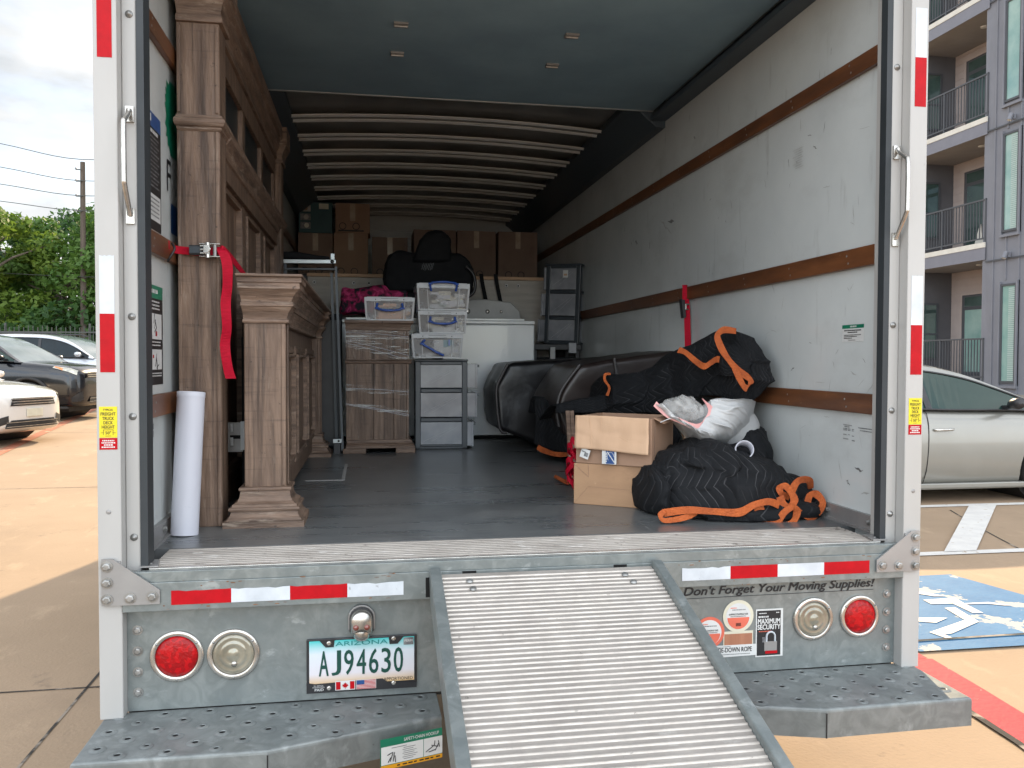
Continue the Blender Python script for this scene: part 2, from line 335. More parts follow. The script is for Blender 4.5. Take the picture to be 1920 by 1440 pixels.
GREEN = mat('green_decal', (.006, .20, .11), .4, c2=(.005, .15, .085), ns=7)
BLUEP = mat('blue_print', (.02, .09, .28), .4, c2=(.015, .06, .2), ns=9)
GREYP = mat('grey_print', (.25, .26, .26), .5, c2=(.1, .1, .11), ns=40)
ORNG = mat('orange_print', (.70, .33, .01), .45, c2=(.62, .28, .01), ns=9)
SALM = mat('salmon_print', (.72, .16, .10), .45, c2=(.64, .13, .08), ns=9)
COPP = mat('copper_print', (.42, .19, .11), .4, c2=(.30, .12, .07), ns=3, st=(6, 1, .2))
CREAM = mat('cream_print', (.66, .63, .50), .45, c2=(.6, .57, .45), ns=9)
LENSR = mat('red_lamp_lens', (.46, .002, .005), .32, c2=(.30, .002, .004), ns=90, vor=1, spec=.35, bs=90, bst=.25)
LENSC = mat('clear_lamp_lens', (.34, .32, .25), .12, .3, c2=(.22, .20, .15), ns=14, coat=1, bs=30, bst=.15)
TYRE = mat('tyre_rubber', (.018, .018, .018), .8, c2=(.03, .029, .028), ns=20)
RIM = mat('wheel_rim', (.45, .45, .46), .32, .7, c2=(.38, .38, .39), ns=8)
WOOD = mat('weathered_brown_wood', (.092, .056, .038), .55, c2=(.245, .162, .113), ns=6, st=(6, 6, .5), nd=10, lo=.32, hi=.68, dirt=[((.045, .029, .021), 4, (10, 10, .35), .52, .64, .7), ((.055, .036, .027), 5.5, (.9, .9, 14), .57, .66, .4), ((.03, .02, .015), 34, (1, 1, 1.6), .65, .70, .85), ((.34, .27, .21), 9, (3, 3, .6), .60, .72, .6)], bs=24, bst=.4, bd=(3, 3, .6))
WOODH = mat('weathered_moulding_wood', (.108, .067, .046), .55, c2=(.26, .175, .125), ns=6, st=(1, 1, 7), nd=10, lo=.32, hi=.68, dirt=[((.05, .033, .024), 4, (.6, .6, 9), .52, .66, .7), ((.40, .32, .25), 10, (.8, .8, 5), .58, .70, .65), ((.03, .02, .015), 32, (1, 1, 1), .65, .70, .8)], bs=22, bst=.4)
GLASSD = mat('dark_cabinet_glass', (.008, .014, .018), .30, c2=(.012, .022, .028), ns=3, spec=.25)
TUBEW = mat('white_mailing_tube', (.60, .61, .67), .42, c2=(.56, .57, .64), ns=3, dirt=[((.4, .42, .48), 12, (1, 1, 3), .70, .74, .4)])
STRAP = mat('red_webbing', (.50, .003, .026), .65, c2=(.40, .003, .02), ns=40, st=(1, 1, 4), bs=160, bst=.3, spec=.2)
LEATH = mat('dark_brown_leather', (.020, .013, .012), .36, c2=(.032, .022, .019), ns=4, bs=6, bst=.5, rv=.06)
LEATHB = mat('black_leather', (.008, .008, .009), .38, c2=(.013, .012, .013), ns=4, bs=5, bst=.6)
PIPING = mat('leather_piping', (.06, .055, .055), .4)
BLANK = mat('black_quilted_blanket', (.014, .015, .018), .85, extra=stitch, spec=.3)
TRIM = mat('orange_binding', (.52, .115, .022), .8, c2=(.36, .075, .016), ns=18, nd=6, bs=110, bst=.6)
CARD = mat('brown_cardboard', (.42, .255, .145), .8, c2=(.37, .22, .125), ns=5, st=(1, 1, 3), dirt=[((.26, .155, .09), 6, (1, 1, 2), .55, .70, .6), ((.55, .37, .23), 16, (1, 1, 1), .66, .71, .5)], bs=8, bst=.15)
CARDL = mat('pale_cardboard_flap', (.60, .40, .26), .8, c2=(.55, .36, .23), ns=5, st=(3, 1, 1), bs=9, bst=.2)
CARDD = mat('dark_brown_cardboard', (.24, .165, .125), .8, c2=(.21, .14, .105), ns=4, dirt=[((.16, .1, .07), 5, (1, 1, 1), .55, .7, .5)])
CARDM = mat('middle_brown_cardboard', (.36, .225, .15), .8, c2=(.31, .19, .125), ns=5, bs=8, bst=.12)
TAPEM = mat('clear_packing_tape', (.55, .43, .32), .18, c2=(.40, .30, .21), ns=9, coat=.5)
PLBAG = mat('white_bin_bag', (.66, .67, .67), .28, c2=(.50, .51, .52), ns=4, st=(1, 1, .4), bs=7, bst=.6, alpha=.88)
CLEARF = mat('clear_plastic_film', (.92, .92, .90), .08, c2=(.62, .62, .61), ns=18, dist=1.6, bs=20, bst=1, alpha=.34, coat=1)
PINK = mat('pink_drawstring', (.80, .42, .40), .45, c2=(.72, .34, .33), ns=12)
BOXCL = mat('clear_storage_plastic', (.60, .62, .64), .2, c2=(.54, .56, .58), ns=7, alpha=.38, coat=.4)
LIDCL = mat('frosted_box_lid', (.62, .64, .66), .28, alpha=.86, c2=(.56, .58, .6), ns=9)
HBLUE = mat('blue_plastic_handle', (.01, .08, .42), .3, coat=.3, c2=(.008, .065, .34), ns=9)
TOWER = mat('grey_plastic_frame', (.05, .06, .07), .36, c2=(.04, .05, .06), ns=7)
TPAN = mat('frosted_grey_drawer', (.20, .21, .235), .26, c2=(.36, .37, .395), ns=5, nd=3, lo=.3, hi=.7, bs=3, bst=.2, coat=.3)
WASH = mat('white_enamel', (.80, .82, .82), .22, c2=(.78, .80, .80), ns=2, coat=.5)
WASHG = mat('grey_console', (.46, .46, .45), .4, c2=(.42, .42, .41), ns=8)
WWASH = mat('whitewashed_board', (.50, .47, .42), .6, c2=(.40, .37, .33), ns=6, st=(.6, 1, 4), dirt=[((.3, .26, .22), 12, (1, 1, 4), .6, .72, .5)])
MAGEN = mat('magenta_floral_cloth', (.3, .01, .08), .8, extra=flora)
FILM = mat('stretch_film', (.78, .78, .74), .14, extra=streaks, coat=.6)
CHAIRB = mat('black_office_fabric', (.005, .006, .008), .75, c2=(.008, .009, .011), ns=20, spec=.25)
SILV = mat('silver_edge_trim', (.62, .66, .66), .3, .3, c2=(.52, .56, .57), ns=12)
TEAL = mat('teal_carton', (.012, .075, .085), .5, c2=(.01, .06, .07), ns=8)

# ================================================================ GROUND
def gquad(name, pts, m, lift, lab=None):
    b = MB(); b.poly([(p[0], p[1], gz(p[1])+lift) for p in pts], m); return b.build(name, kind='structure')
def joints(m, t, n, l, b, co):
    pass
CONC = mat('tan_concrete', (.29, .205, .130), .85, c2=(.37, .265, .175), ns=.55, nd=9, lo=.3, hi=.7, bs=60, bst=.3,
           dirt=[((.25, .18, .12), 1.1, (1, 1, 1), .52, .74, .65), ((.52, .38, .25), 3.5, (1, .5, 1), .56, .74, .5), ((.2, .16, .12), 22, (1, 1, 1), .66, .74, .45), ((.3, .22, .15), 90, (1, 1, 1), .56, .7, .35), ((.09, .07, .055), 2.4, (1, 1, 1), .665, .74, .55), ((.12, .09, .07), 7, (1, .25, 1), .66, .74, .4)])
g = MB()
for y0, y1 in ((-60, 4), (4, 220)):
    g.quad((-220, y0, gz(y0)), (220, y0, gz(y0)), (220, y1, gz(y1)), (-220, y1, gz(y1)), CONC)
g.build('ground', kind='structure')
JOINT = mat('concrete_joint_seal', (.035, .03, .026), .9, c2=(.3, .25, .2), ns=5, nd=6, lo=.52, hi=.6)
jb = MB()
def strip(b, a, c, wd, m, lift, n=24, wob=0):
    a = Vector(a); c = Vector(c); d = (c-a).normalized(); s = Vector((-d.y, d.x)); P = []; Q = []
    cuts = [i/n for i in range(n+1)]
    if (a.y-4)*(c.y-4) < 0: cuts.append((4-a.y)/(c.y-a.y))
    for t in sorted(cuts):
        p = a.lerp(c, t); k = wob*fr((p.x*3, p.y*3, 1), 1, 2)
        P.append(p+s*(wd/2+k)); Q.append(p-s*(wd/2-k*.6))
    vs = [(p.x, p.y, gz(p.y)+lift) for p in P+Q]; k = len(P)
    b.add(vs, [(i, i+1, k+i+1, k+i) for i in range(k-1)], m)
for y in (-4.1, 1.59, 7.34, 13.1, 18.9, 25): strip(jb, (-30, y), (1.9, y), .012, JOINT, .003, 40, .004)
for x in (-1.75, -6.9, -12, 3.4+4): strip(jb, (x, -10), (x, 30), .012, JOINT, .003, 40, .004)
strip(jb, (2.2, 1.52), (12, 1.62), .02, JOINT, .016, 40, .006)
strip(jb, (5.1, 4.9), (4.4, 3.0), .014, JOINT, .003, 20, .004)
jb.build('ground_joint', kind='structure')
REDL = mat('worn_red_curb_paint', (.46, .03, .045), .75, c2=(.38, .025, .038), ns=5, bs=40, bst=.3, extra=worn((.55, .42, .33), 9, .655, .67))
REDF = mat('faded_red_lane_paint', (.42, .13, .07), .8, c2=(.36, .15, .085), ns=3, extra=worn((.5, .38, .25), 6, .58, .66))
BLUE = mat('worn_blue_parking_paint', (.03, .135, .28), .75, c2=(.05, .17, .32), ns=4, bs=40, bst=.3, extra=worn((.42, .40, .36), 3.1, .575, .595))
LINE = mat('worn_white_line_paint', (.68, .66, .62), .7, c2=(.6, .58, .55), ns=8, bs=40, bst=.2, extra=worn((.42, .33, .24), 14, .63, .66))
b = MB(); strip(b, (1.78, -3.4), (2.135, 1.30), .205, REDL, .006, 60, .006); strip(b, (2.135, 1.30), (2.15, 3.2), .17, REDL, .006, 20, .004); b.build('red_curb_stripe', kind='structure')
b = MB(); strip(b, (1.655, -3.4), (2.005, 1.14), .035, JOINT, .009, 70, .016); b.build('ground_crack', kind='structure')
b = MB(); strip(b, (-5.3, 8.0), (-7.6, 24), .17, REDF, .006, 60, .01); b.build('red_lane_stripe', kind='structure')
b = MB(); cn = []
bz = [(2.235, 1.385), (3.53, 1.375), (3.55, 2.2), (3.44, 2.73), (2.24, 2.72)]
b.poly([(x, y, .010) for x, y in bz], BLUE); b.build('blue_parking_square', kind='structure')
def gp(X, Y, z): p = at(1720+X/4.235, 1060+Y/4.235, z=0); return (p.x, p.y, z)
b = MB()
for poly in ([(215, 355), (300, 350), (490, 465), (275, 560), (215, 568), (285, 596), (235, 600), (95, 550), (375, 452)],
             [(45, 290), (300, 275), (372, 318), (525, 396), (440, 396), (285, 322), (110, 325)],
             [(372, 318), (565, 308), (760, 336), (690, 336), (560, 322), (390, 326)], [(-120, 430), (240, 435), (150, 475), (-120, 455)],
             [(-100, 205), (20, 220), (225, 262), (130, 262), (20, 244), (-100, 240)]):
    b.poly([gp(X, Y, .0135) for X, Y in poly], LINE)
b.build('wheelchair_symbol', kind='structure')
b = MB(); strip(b, (2.6, 5.11), (12, 5.05), .10, LINE, .006); strip(b, (2.6, 3.33), (12, 3.29), .105, LINE, .0065); b.build('white_line', kind='structure')
b = MB(); b.poly([(5.43, 5.05, gz(5.05)+.0105), (5.74, 5.05, gz(5.05)+.0105), (4.14, 3.35, .0105), (3.86, 3.35, .0105)], LINE)
b.build('white_hatch_stripe', kind='structure')

# ================================================================ TRUCK
T = thing('box_truck', (0, 3, 0), 'white moving truck with its rear door rolled up, loaded with furniture', 'truck')
DK = .9
def hexbolt(b, c, ax, r=.0105, m=BOLT):
    c = Vector(c); ax = Vector(ax)
    b.lathe([(r*1.25, 0), (r*1.25, .002), (r*.2, .0024)], c, ax, m, 16, False)
    b.lathe([(r*.86, .002), (r*.86, .008), (r*.6, .0098), (0, .010)], c, ax, m, 6, False)
# floor, threshold, kick plates
b = MB(); b.box(-1.165, 1.165, .272, 6.6, .84, DK, FLOORM); flo = b.build('cargo_floor', T)
b = MB()
for x0, x1, y0, y1 in ((-.80, -.618, 1.650, 1.672), (-.634, -.618, 1.673, 2.28)): b.box(x0, x1, y0, y1, DK+.0005, DK+.0018, WASHG)
b.build('floor_mark', flo)
rnd = random.Random(21); b = MB(); SCR = mat('scratch_grey', (.30, .30, .29), .5, c2=(.2, .2, .2), ns=30); SPK = mat('floor_grit', (.5, .48, .44), .8)
for i in range(150):
    x = rnd.uniform(-.7, 1.1); y = .3+rnd.random()**1.5*3.0; L_ = rnd.uniform(.02, .22); a_ = rnd.choice((rnd.gauss(0, .25), rnd.gauss(1.57, .3), rnd.uniform(0, 3.1))); w_ = rnd.uniform(.0006, .0016)
    c_ = Vector((math.cos(a_), math.sin(a_), 0)); n_ = Vector((-c_.y, c_.x, 0)); p = Vector((x, y, DK+.0006)); b.poly([p-c_*L_/2, p+n_*w_, p+c_*L_/2, p-n_*w_], SCR)
for i in range(70):
    x = rnd.uniform(-.7, 1.1); y = rnd.uniform(.28, 3); s_ = rnd.uniform(.0015, .0045); p = Vector((x, y, DK+.0008)); b.poly([p+Vector((s_*math.cos(k*1.26+i)*rnd.uniform(.5, 1), s_*math.sin(k*1.26+i)*rnd.uniform(.5, 1), .0004)) for k in range(5)], SPK)
b.build('floor_scratches', flo, kind='stuff')
b = MB(); b.box(-1.098, 1.098, .034, .27, .84, DK-.004, GROOVE)
k = 0; y = .045
while y < .262:
    b.prism([(-1.097, y-.0085, DK-.004), (-1.097, y-.006, DK+.001), (-1.097, y+.006, DK+.001), (-1.097, y+.0085, DK-.004)], (2.194, 0, 0), RIDGE2); y += .0232
b.box(-1.098, 1.098, .024, .036, .862, DK+.001, CHROME)
b.build('ribbed_threshold', T, bevel=.0015)
for s in (-1, 1):
    b = MB(); b.box(*sorted((s*1.165, s*1.150)), .05, 6.58, DK, DK+.055, STEEL)
    b.bar((s*1.147, .06, DK+.004), (s*1.147, 6.5, DK+.004), (.010, 0, 0), (0, 0, .004), STEEL)
    k = b.build('kick_plate', T)
    b = MB(); b.box(*sorted((s*1.1605, s*1.2145)), .101, .75, .5, .799, GALV); b.build('sun_blocker', T)  # added box hidden behind the post, blocks sun from reaching the step
    each('bolt', k, lambda b, yy: hexbolt(b, (s*1.149, yy, DK+.032), (-s, 0, 0), .009), (.17, .42, .9, 1.4, 2.0))
    b = MB(); b.prism([(s*1.075, .03, DK+.002), (s*1.125, .03, DK+.002), (s*1.125, .11, DK+.002), (s*1.09, .11, DK+.002)], (0, 0, .004), STEEL); b.lathe([(.006, 0), (.004, .003), (0, .003)], (s*1.1, .06, DK+.006), (0, 0, 1), BOLT, 10); b.build('corner_plate', T)
# sill channel
b = MB(); b.box(-1.159, 1.159, 0, .022, .868, .897, GALV); b.box(-1.159, 1.159, -.004, .10, .79, .868, GALV)
b.bar((-1.159, .012, .8685), (1.159, .012, .8685), (0, .01, 0), (0, 0, .0015), GALV)
ch = b.build('sill_channel', T, bevel=.006, seg=3)
def tape(par, x0, x1, z0, z1, y, m, name='reflective_tape', nick=0):
    b = MB(); n = 8; pts = [(x0, y, z0)]+[(x1, y, z0)]+[(x1, y, z1)]
    for i in range(1, n):
        t = i/n; pts.append((x1+(x0-x1)*t, y, z1-(abs(fr((x1*9+t*7, z1*5, 3), 3, 2))*.006 if nick else 0)))
    pts.append((x0, y, z1)); b.prism(pts, (0, .0006, 0), m); return b.build(name, par)
for i in range(4):
    x0 = -1.034+i*.1563; tape(ch, x0, x0+.1563, .806, .845, -.0056, (RED, WHT)[i % 2], nick=1)
    x0 = .423+i*.1543; tape(ch, x0, x0+.1543, .810, .849, -.0056, (WHT, RED)[i % 2], nick=(i == 0))
each('ramp_slot', ch, lambda b, q: b.box(q[0], q[1], -.0065, -.004, q[2], q[3], HOLE), [(at(px, py, y=-.006).x-.02, at(px, py, y=-.006).x+.02, at(px, py, y=-.006).z-.004, at(px, py, y=-.006).z+.007) for px, py in ((880, 1075), (1163, 1063))]+[(-.346, -.334, .796, .852)])
# rear posts
def blocktext(b, x0, x1, zc, h, y, m, seed, ux=(1, 0, 0), o=None):     # small print too fine to read: word blocks
    rnd = random.Random(seed); x = x0
    while x < x1-.001:
        wl = min(rnd.uniform(.006, .016)*h/.006*.6, x1-x)
        if o is None: b.quad((x, y, zc-h/2), (x+wl, y, zc-h/2), (x+wl, y, zc+h/2), (x, y, zc+h/2), m)
        else:
            u = Vector(ux); q = Vector(o); b.quad(q+u*x+Vector((0, 0, zc-h/2)), q+u*(x+wl)+Vector((0, 0, zc-h/2)), q+u*(x+wl)+Vector((0, 0, zc+h/2)), q+u*x+Vector((0, 0, zc+h/2)), m)
        x += wl+h*.35
for s in (-1, 1):
    b = MB(); X = sorted((s*1.22, s*1.16)); b.box(X[0], X[1], 0, .10, .5, 3.08, WHITE)
    X = sorted((s*1.1595, s*1.122)); b.box(X[0], X[1], .040, .12, .869, 3.08, WHITE)
    post = b.build('rear_post', T, bevel=.003)
    b = MB(); X = sorted((s*1.1215, s*1.102)); b.box(X[0], X[1], .036, .068 if s > 0 else .10, .9, 2.84, GASK)
    b.build('door_track', T)
    each('bolt', post, lambda b, zz: b.lathe([(.010, 0), (.010, .002), (.007, .0025), (.0062, .007), (0, .009)], (s*1.139, .040, zz), (0, -1, 0), BOLT, 14), (2.40, 1.588, 1.316, .985))
    each('screw', post, lambda b, zz: b.lathe([(.007, 0), (.005, .002), (0, .0025)], (s*1.192, 0, zz), (0, -1, 0), STEEL, 8, False), (1.063,))
    xa, xb = (-1.209, -1.172) if s < 0 else (1.174, 1.213)
    dz = 0 if s < 0 else -.006
    tape(post, xa, xb, 2.268, 2.42 if s > 0 else 2.52, -.0008, RED); tape(post, xa, xb, 1.593+dz, 1.748+dz, -.0008, WHT, nick=1); tape(post, xa, xb, 1.437+dz, 1.593+dz, -.0008, RED)
    if s > 0: tape(post, xa, xb, 2.42, 2.572, -.0008, WHT)
    # deck height decal
    xc = (xa+xb)/2; hw = .0225; z0 = 1.2625 if s < 0 else 1.274; z1 = z0+.083; b = MB()
    b.box(xc-hw, xc+hw, -.0010, -.0002, z0, z1, YEL)
    for tx, zc, ww, hh in (('TYPICAL', .0745, .026, .0055), ('FREIGHT', .0635, .037, .0085), ('TRUCK', .0515, .029, .0085), ('DECK', .040, .023, .0085), ('HEIGHT', .0285, .032, .0085), ('50"', .013, .014, .008)):
        b.text(tx, (xc, -.001, z0+zc), (1, 0, 0), (0, 0, 1), ww, hh, INK, .02, lift=.0004)
    for dx in (-.0125, .0115): b.box(xc+dx, xc+dx+.001, -.0015, -.001, z0+.007, z0+.021, INK)
    b.box(xc-.0125, xc+.0125, -.0015, -.001, z0+.0205, z0+.0215, INK); b.box(xc-.007, xc+.007, -.0015, -.001, z0+.004, z0+.005, INK)
    for q in (-1, 1): b.box(xc+q*.016-.003, xc+q*.016+.003, -.0015, -.001, z0+.0125, z0+.0135, INK)
    b.build('deck_height_decal', post)
    b = MB(); b.box(xc-hw, xc+hw, -.0010, -.0002, z0-.032, z0-.0012, RED)
    for i, ww in enumerate((.030, .034, .022, .034)): blocktext(b, xc-ww/2, xc+ww/2, z0-.008-i*.0058, .0034, -.0013, PAPER, i+3)
    b.build('warning_decal', post)
    # gusset
    b = MB(); pl = [(s*1.209, -.0062, .812), (s*1.209, -.0062, .938), (s*1.181, -.0062, .938), (s*1.062, -.0062, .850), (s*1.062, -.0062, .812)]
    b.prism(pl, (0, -.005, 0), STEEL); b.box(*sorted((s*1.207, s*1.162)), -.0060, -.0004, .815, .93, STEEL); gu = b.build('gusset_plate', T)
    each('bolt', gu, lambda b, q: hexbolt(b, (s*q[0], -.0113, q[1]), (0, -1, 0), .0125), ((1.195, .918), (1.195, .874), (1.195, .829), (1.137, .831), (1.081, .833)))
    # handle
    x = s*1.139; b = MB()
    P = [(x, .028, 2.142), (x, .020, 2.128), (x, -.012, 2.105), (x-0, -.022, 2.085), (x, -.022, 1.955), (x, -.016, 1.93), (x, .022, 1.875), (x, .03, 1.86)]
    b.tube(crv([Vector(p) for p in P], 6), .0068, CHROME, 10)
    for zz in (2.135, 1.862):
        b.box(x-.011, x+.011, .032, .0395, zz-.024, zz+.018, CHROME); b.lathe([(.0085, 0), (.006, .005), (0, .006)], (x, .032, zz+.004), (0, -1, 0), BOLT, 12)
    b.build('grab_handle', T, bevel=.002)
b = MB(); b.box(-1.16, 1.16, 0, .10, 2.86, 3.08, WHITE); b.build('rear_header', T, bevel=.003)
# bumper panel
b = MB(); b.box(-1.1595, 1.1595, .040, .052, .5035, .79, GALV); b.box(-1.1595, 1.1595, .052, .30, .49, .505, DARK); pan = b.build('bumper_panel', T)
each('bolt', pan, lambda b, q: hexbolt(b, (q[0]*1.132, .0395, q[1]), (0, -1, 0), .011), [(s, zz) for s in (-1, 1) for zz in (.728, .670, .612, .555)])
def lamp(px, py, lens, label, name):
    c = at(px, py, y=.038); c = Vector((c.x, .0395, c.z)); r = .0715 if px < 900 else .0680
    root = None; b = MB()
    b.lathe([(r, 0), (r, .005), (r*.97, .0075), (r*.82, .009), (r*.79, .006), (r*.785, -.0005)], c, (0, -1, 0), CHROME, 48)
    for a in (90+55, 35, 270): b.lathe([(.0038, .008), (.003, .0105), (0, .011)], c+Vector((math.cos(R(a))*r*.895, 0, math.sin(R(a))*r*.895)), (0, -1, 0), BOLT, 10)
    o = b.build(name, pan); o['label'] = label
    b = MB()
    if lens is LENSR: b.lathe([(r*.785, .0005), (r*.77, .0055), (r*.6, .010), (r*.3, .012), (0, .0125)], c, (0, -1, 0), LENSR, 40)
    else:
        b.lathe([(r*.785, .0005), (r*.77, .006), (r*.62, .009), (r*.56, .006), (r*.50, .0095), (r*.36, .011), (r*.30, .008), (r*.22, .0115), (0, .0125)], c, (0, -1, 0), LENSC, 40)
        b.lathe([(.008, .0122), (.0075, .0145), (0, .015)], c+Vector((.003, 0, -.025)), (0, -1, 0), CHROME, 14)
    b.build('lamp_lens', o)
    return o
lamp(332, 1230, LENSR, 'round red tail lamp', 'tail_lamp'); lamp(438, 1226, LENSC, 'round clear reversing lamp', 'reversing_lamp')
lamp(1524, 1160, LENSC, 'round clear reversing lamp', 'reversing_lamp'); lamp(1611, 1155, LENSR, 'round red tail lamp', 'tail_lamp')
# number plate
Y = .0385
b = MB(); b.box(-.6775, -.3715, Y-.006, Y, .5405, .692, BLACK); b.recess(); fra = b.build('licence_plate', pan, bevel=.004)
b = MB(); z0, z1 = .5615, .6865; x0, x1 = -.670, -.379
b.add([(x0, Y-.0068, z0), (x1, Y-.0068, z0), (x1, Y-.0068, z1), (x0, Y-.0068, z1)], [(0, 1, 2, 3)], mat('plate_colour_print', (.6, .6, .6), .4, extra=plategrad), uvs=[[(0, 0), (1, 0), (1, 1), (0, 1)]])
GD = mat('dark_green_print', (.003, .06, .045), .4); TE = mat('teal_print', (.01, .22, .22), .4)
b.text('ARIZONA', (-.526, Y-.0069, .6765), (1, 0, 0), (0, 0, 1), .145, .0125, TE, .01)
chars(b, 'AJ94630', (-.527, Y-.0069, .6225), .0345, .0255, .070, GD, .012)
b.text('APPORTIONED', (-.424, Y-.0069, .5685), (1, 0, 0), (0, 0, 1), .082, .009, INK, .0)
b.recess().build('plate_face', fra)
b = MB()
for sx in (-1, 1):
    cx = -.614 if sx < 0 else -.437
    b.prism([(cx-.030 if sx < 0 else cx-.014, Y-.009, .690), (cx+.014 if sx < 0 else cx+.030, Y-.009, .690), (cx+.011, Y-.009, .668), (cx-.011, Y-.009, .668)], (0, .0025, 0), BLACK)
b.prism([(-.6775, Y-.009, .5405), (-.372, Y-.009, .5405), (-.372, Y-.009, .556), (-.45, Y-.009, .558), (-.468, Y-.009, .571), (-.655, Y-.009, .566), (-.6775, Y-.009, .571)], (0, .0025, 0), BLACK)
b.text('ALL VEHICLE', (-.645, Y-.009, .5615), (1, 0, 0), (0, 0, 1), .026, .0032, PAPER); b.text('LICENSING FEES', (-.645, Y-.009, .557), (1, 0, 0), (0, 0, 1), .033, .0032, PAPER)
b.text('PAID', (-.643, Y-.009, .550), (1, 0, 0), (0, 0, 1), .024, .007, PAPER, .02)
b.box(-.409, -.381, Y-.0085, Y-.0068, .664, .6845, GREYP); b.text('PERM', (-.395, Y-.0086, .676), (1, 0, 0), (0, 0, 1), .022, .006, PAPER, .02)
# two flags
fx = -.599; b.box(fx, fx+.055, Y-.0103, Y-.009, .5455, .5715, PAPER)
b.box(fx+.002, fx+.0145, Y-.0108, Y-.0103, .5475, .5695, RED); b.box(fx+.0405, fx+.053, Y-.0108, Y-.0103, .5475, .5695, RED)
mc = Vector((fx+.0275, Y-.0108, .5582)); leaf = [(0, 1), (.18, .62), (.42, .72), (.36, .3), (.78, .42), (.68, .12), (.95, 0), (.42, -.42), (.5, -.62), (.08, -.55), (.06, -1), (-.06, -1), (-.08, -.55), (-.5, -.62), (-.42, -.42), (-.95, 0), (-.68, .12), (-.78, .42), (-.36, .3), (-.42, .72), (-.18, .62)]
b.poly([mc+Vector((x*.0098, 0, z*.0095)) for x, z in leaf], RED)
fx = -.541; b.box(fx, fx+.055, Y-.0103, Y-.009, .5455, .5715, PAPER)
for i in range(7): b.box(fx+.001, fx+.054, Y-.0107, Y-.0103, .5463+i*.0037, .5463+i*.0037+.0019, RED)
b.box(fx+.001, fx+.0225, Y-.0112, Y-.0107, .5588, .5708, BLUEP)
b.recess().build('plate_frame_print', fra)
each('screw', fra, lambda b, q: (b.lathe([(.0068, 0), (.0062, .003), (.003, .0038), (0, .003)], (q[0], Y-.009, q[1]), (0, -1, 0), CHROME, 14), b.recess()), ((-.616, .680), (-.437, .684), (-.616, .553), (-.437, .557)))
# plate lamp
pc = at(678, 1162, y=.03); b = MB()
def arch(cx, cz, w_, h_, n=10):
    return [(cx-w_, cz-h_)]+[(cx-w_*math.cos(math.pi*i/n)*1.0, cz+h_*.25+w_*math.sin(math.pi*i/n)*.95) for i in range(n+1)]+[(cx+w_, cz-h_)]
b.prism([(x, .0385, z) for x, z in arch(pc.x, pc.z, .038, .028)], (0, -.010, 0), STEEL)
b.prism([(x, .0285, z) for x, z in arch(pc.x, pc.z-.002, .034, .032)], (0, -.004, 0), BLACK)
pl = b.build('plate_lamp', pan, bevel=.002)
b = MB(); pr = [(x, z) for x, z in arch(pc.x, pc.z-.004, .031, .030)]
cen = (pc.x, pc.z-.002); rings = []
for k, (sc_, dy) in enumerate(((1, 0), (1, -.012), (.93, -.021), (.75, -.026))): rings.append([(cen[0]+(x-cen[0])*sc_, .0245+dy, cen[1]+(z-cen[1])*sc_) for x, z in pr])
n = len(pr); vs = [p for r_ in rings for p in r_]
b.add(vs, [(k*n+i, k*n+(i+1) % n, (k+1)*n+(i+1) % n, (k+1)*n+i) for k in range(3) for i in range(n)]+[tuple(range(3*n, 4*n))], CHROME, True)
b.lathe([(.024, 0), (.020, .012), (.01, .018), (0, .019)], (pc.x, .012, pc.z-.036), (0, -.6, -1), CHROME, 20); b.build('lamp_hood', pl)
AMB = mat('brown_lamp_glass', (.20, .05, .035), .15, coat=1)
each('lamp_bulb', pl, lambda b, dx: b.lathe([(.0085, 0), (.0078, .003), (.004, .006), (0, .0065)], (pc.x+dx, .0005, pc.z-.013), (0, -1, 0), AMB, 18), (-.0155, .0155))
# supplies sticker
Y = .0390
b = MB(); b.text("Don't Forget Your Moving Supplies!", (.7455, Y, .7735), (1, 0, .004), (0, 0, 1), .632, .034, INK, .045, .28)
b.prism([(.425, Y-.0008, .7545), (1.058, Y-.0008, .757), (1.058, Y-.0008, .7555), (.425, Y-.0008, .753)], (0, .0004, 0), INK)
b.recess().build('slogan_decal', pan)
def disc(b, c, r, y, m, n=40, a0=0, a1=360):
    b.poly([(c[0]+r*math.cos(R(a0+(a1-a0)*i/n)), y, c[1]+r*math.sin(R(a0+(a1-a0)*i/n))) for i in range(n if a1-a0 == 360 else n+1)], m)
b = MB(); c1 = at(1330, 1186, y=Y); c2_ = at(1384, 1155, y=Y)
for cc, rim, yo in ((c1, SALM, 0), (c2_, CREAM, -.0006)):
    c = (cc.x, cc.z); r = .049 if rim is SALM else .0505
    disc(b, c, r, Y-.0008+yo, rim); disc(b, c, r*.80, Y-.0012+yo, PAPER); disc(b, (c[0], c[1]-.004), r*.72, Y-.0016+yo, SALM, 20, 180, 360)
    blocktext(b, c[0]-.020, c[0]+.024, c[1]+.020, .003, Y-.0017+yo, GREYP, 5); blocktext(b, c[0]-.026, c[0]-.004, c[1]+.026, .003, Y-.0017+yo, SALM, 6)
    b.text('SHIPPING STRAPPING TAPE' if rim is CREAM else 'BOX PACKAGING TAPE', (c[0], Y-.0017+yo, c[1]+.0065), (1, 0, 0), (0, 0, 1), .062 if rim is CREAM else .055, .0052, INK, .01)
    blocktext(b, c[0]-.026, c[0]+.026, c[1]-.0005, .0025, Y-.0017+yo, GREYP, 8)
    for i in range(9): b.box(c[0]-.008+i*.0019, c[0]-.008+i*.0019+.001, Y-.0022+yo, Y-.0018+yo, c[1]-.031, c[1]-.021, INK)
k = at(1384, 1198, y=Y); b.box(k.x-.049, k.x+.049, Y-.0006, Y-.0001, k.z-.03, k.z+.025, CREAM); b.box(k.x-.046, k.x+.046, Y-.0012, Y-.0007, k.z-.027, k.z+.017, COPP)
r1 = at(1350, 1212, y=Y); r2 = at(1432, 1240, y=Y)
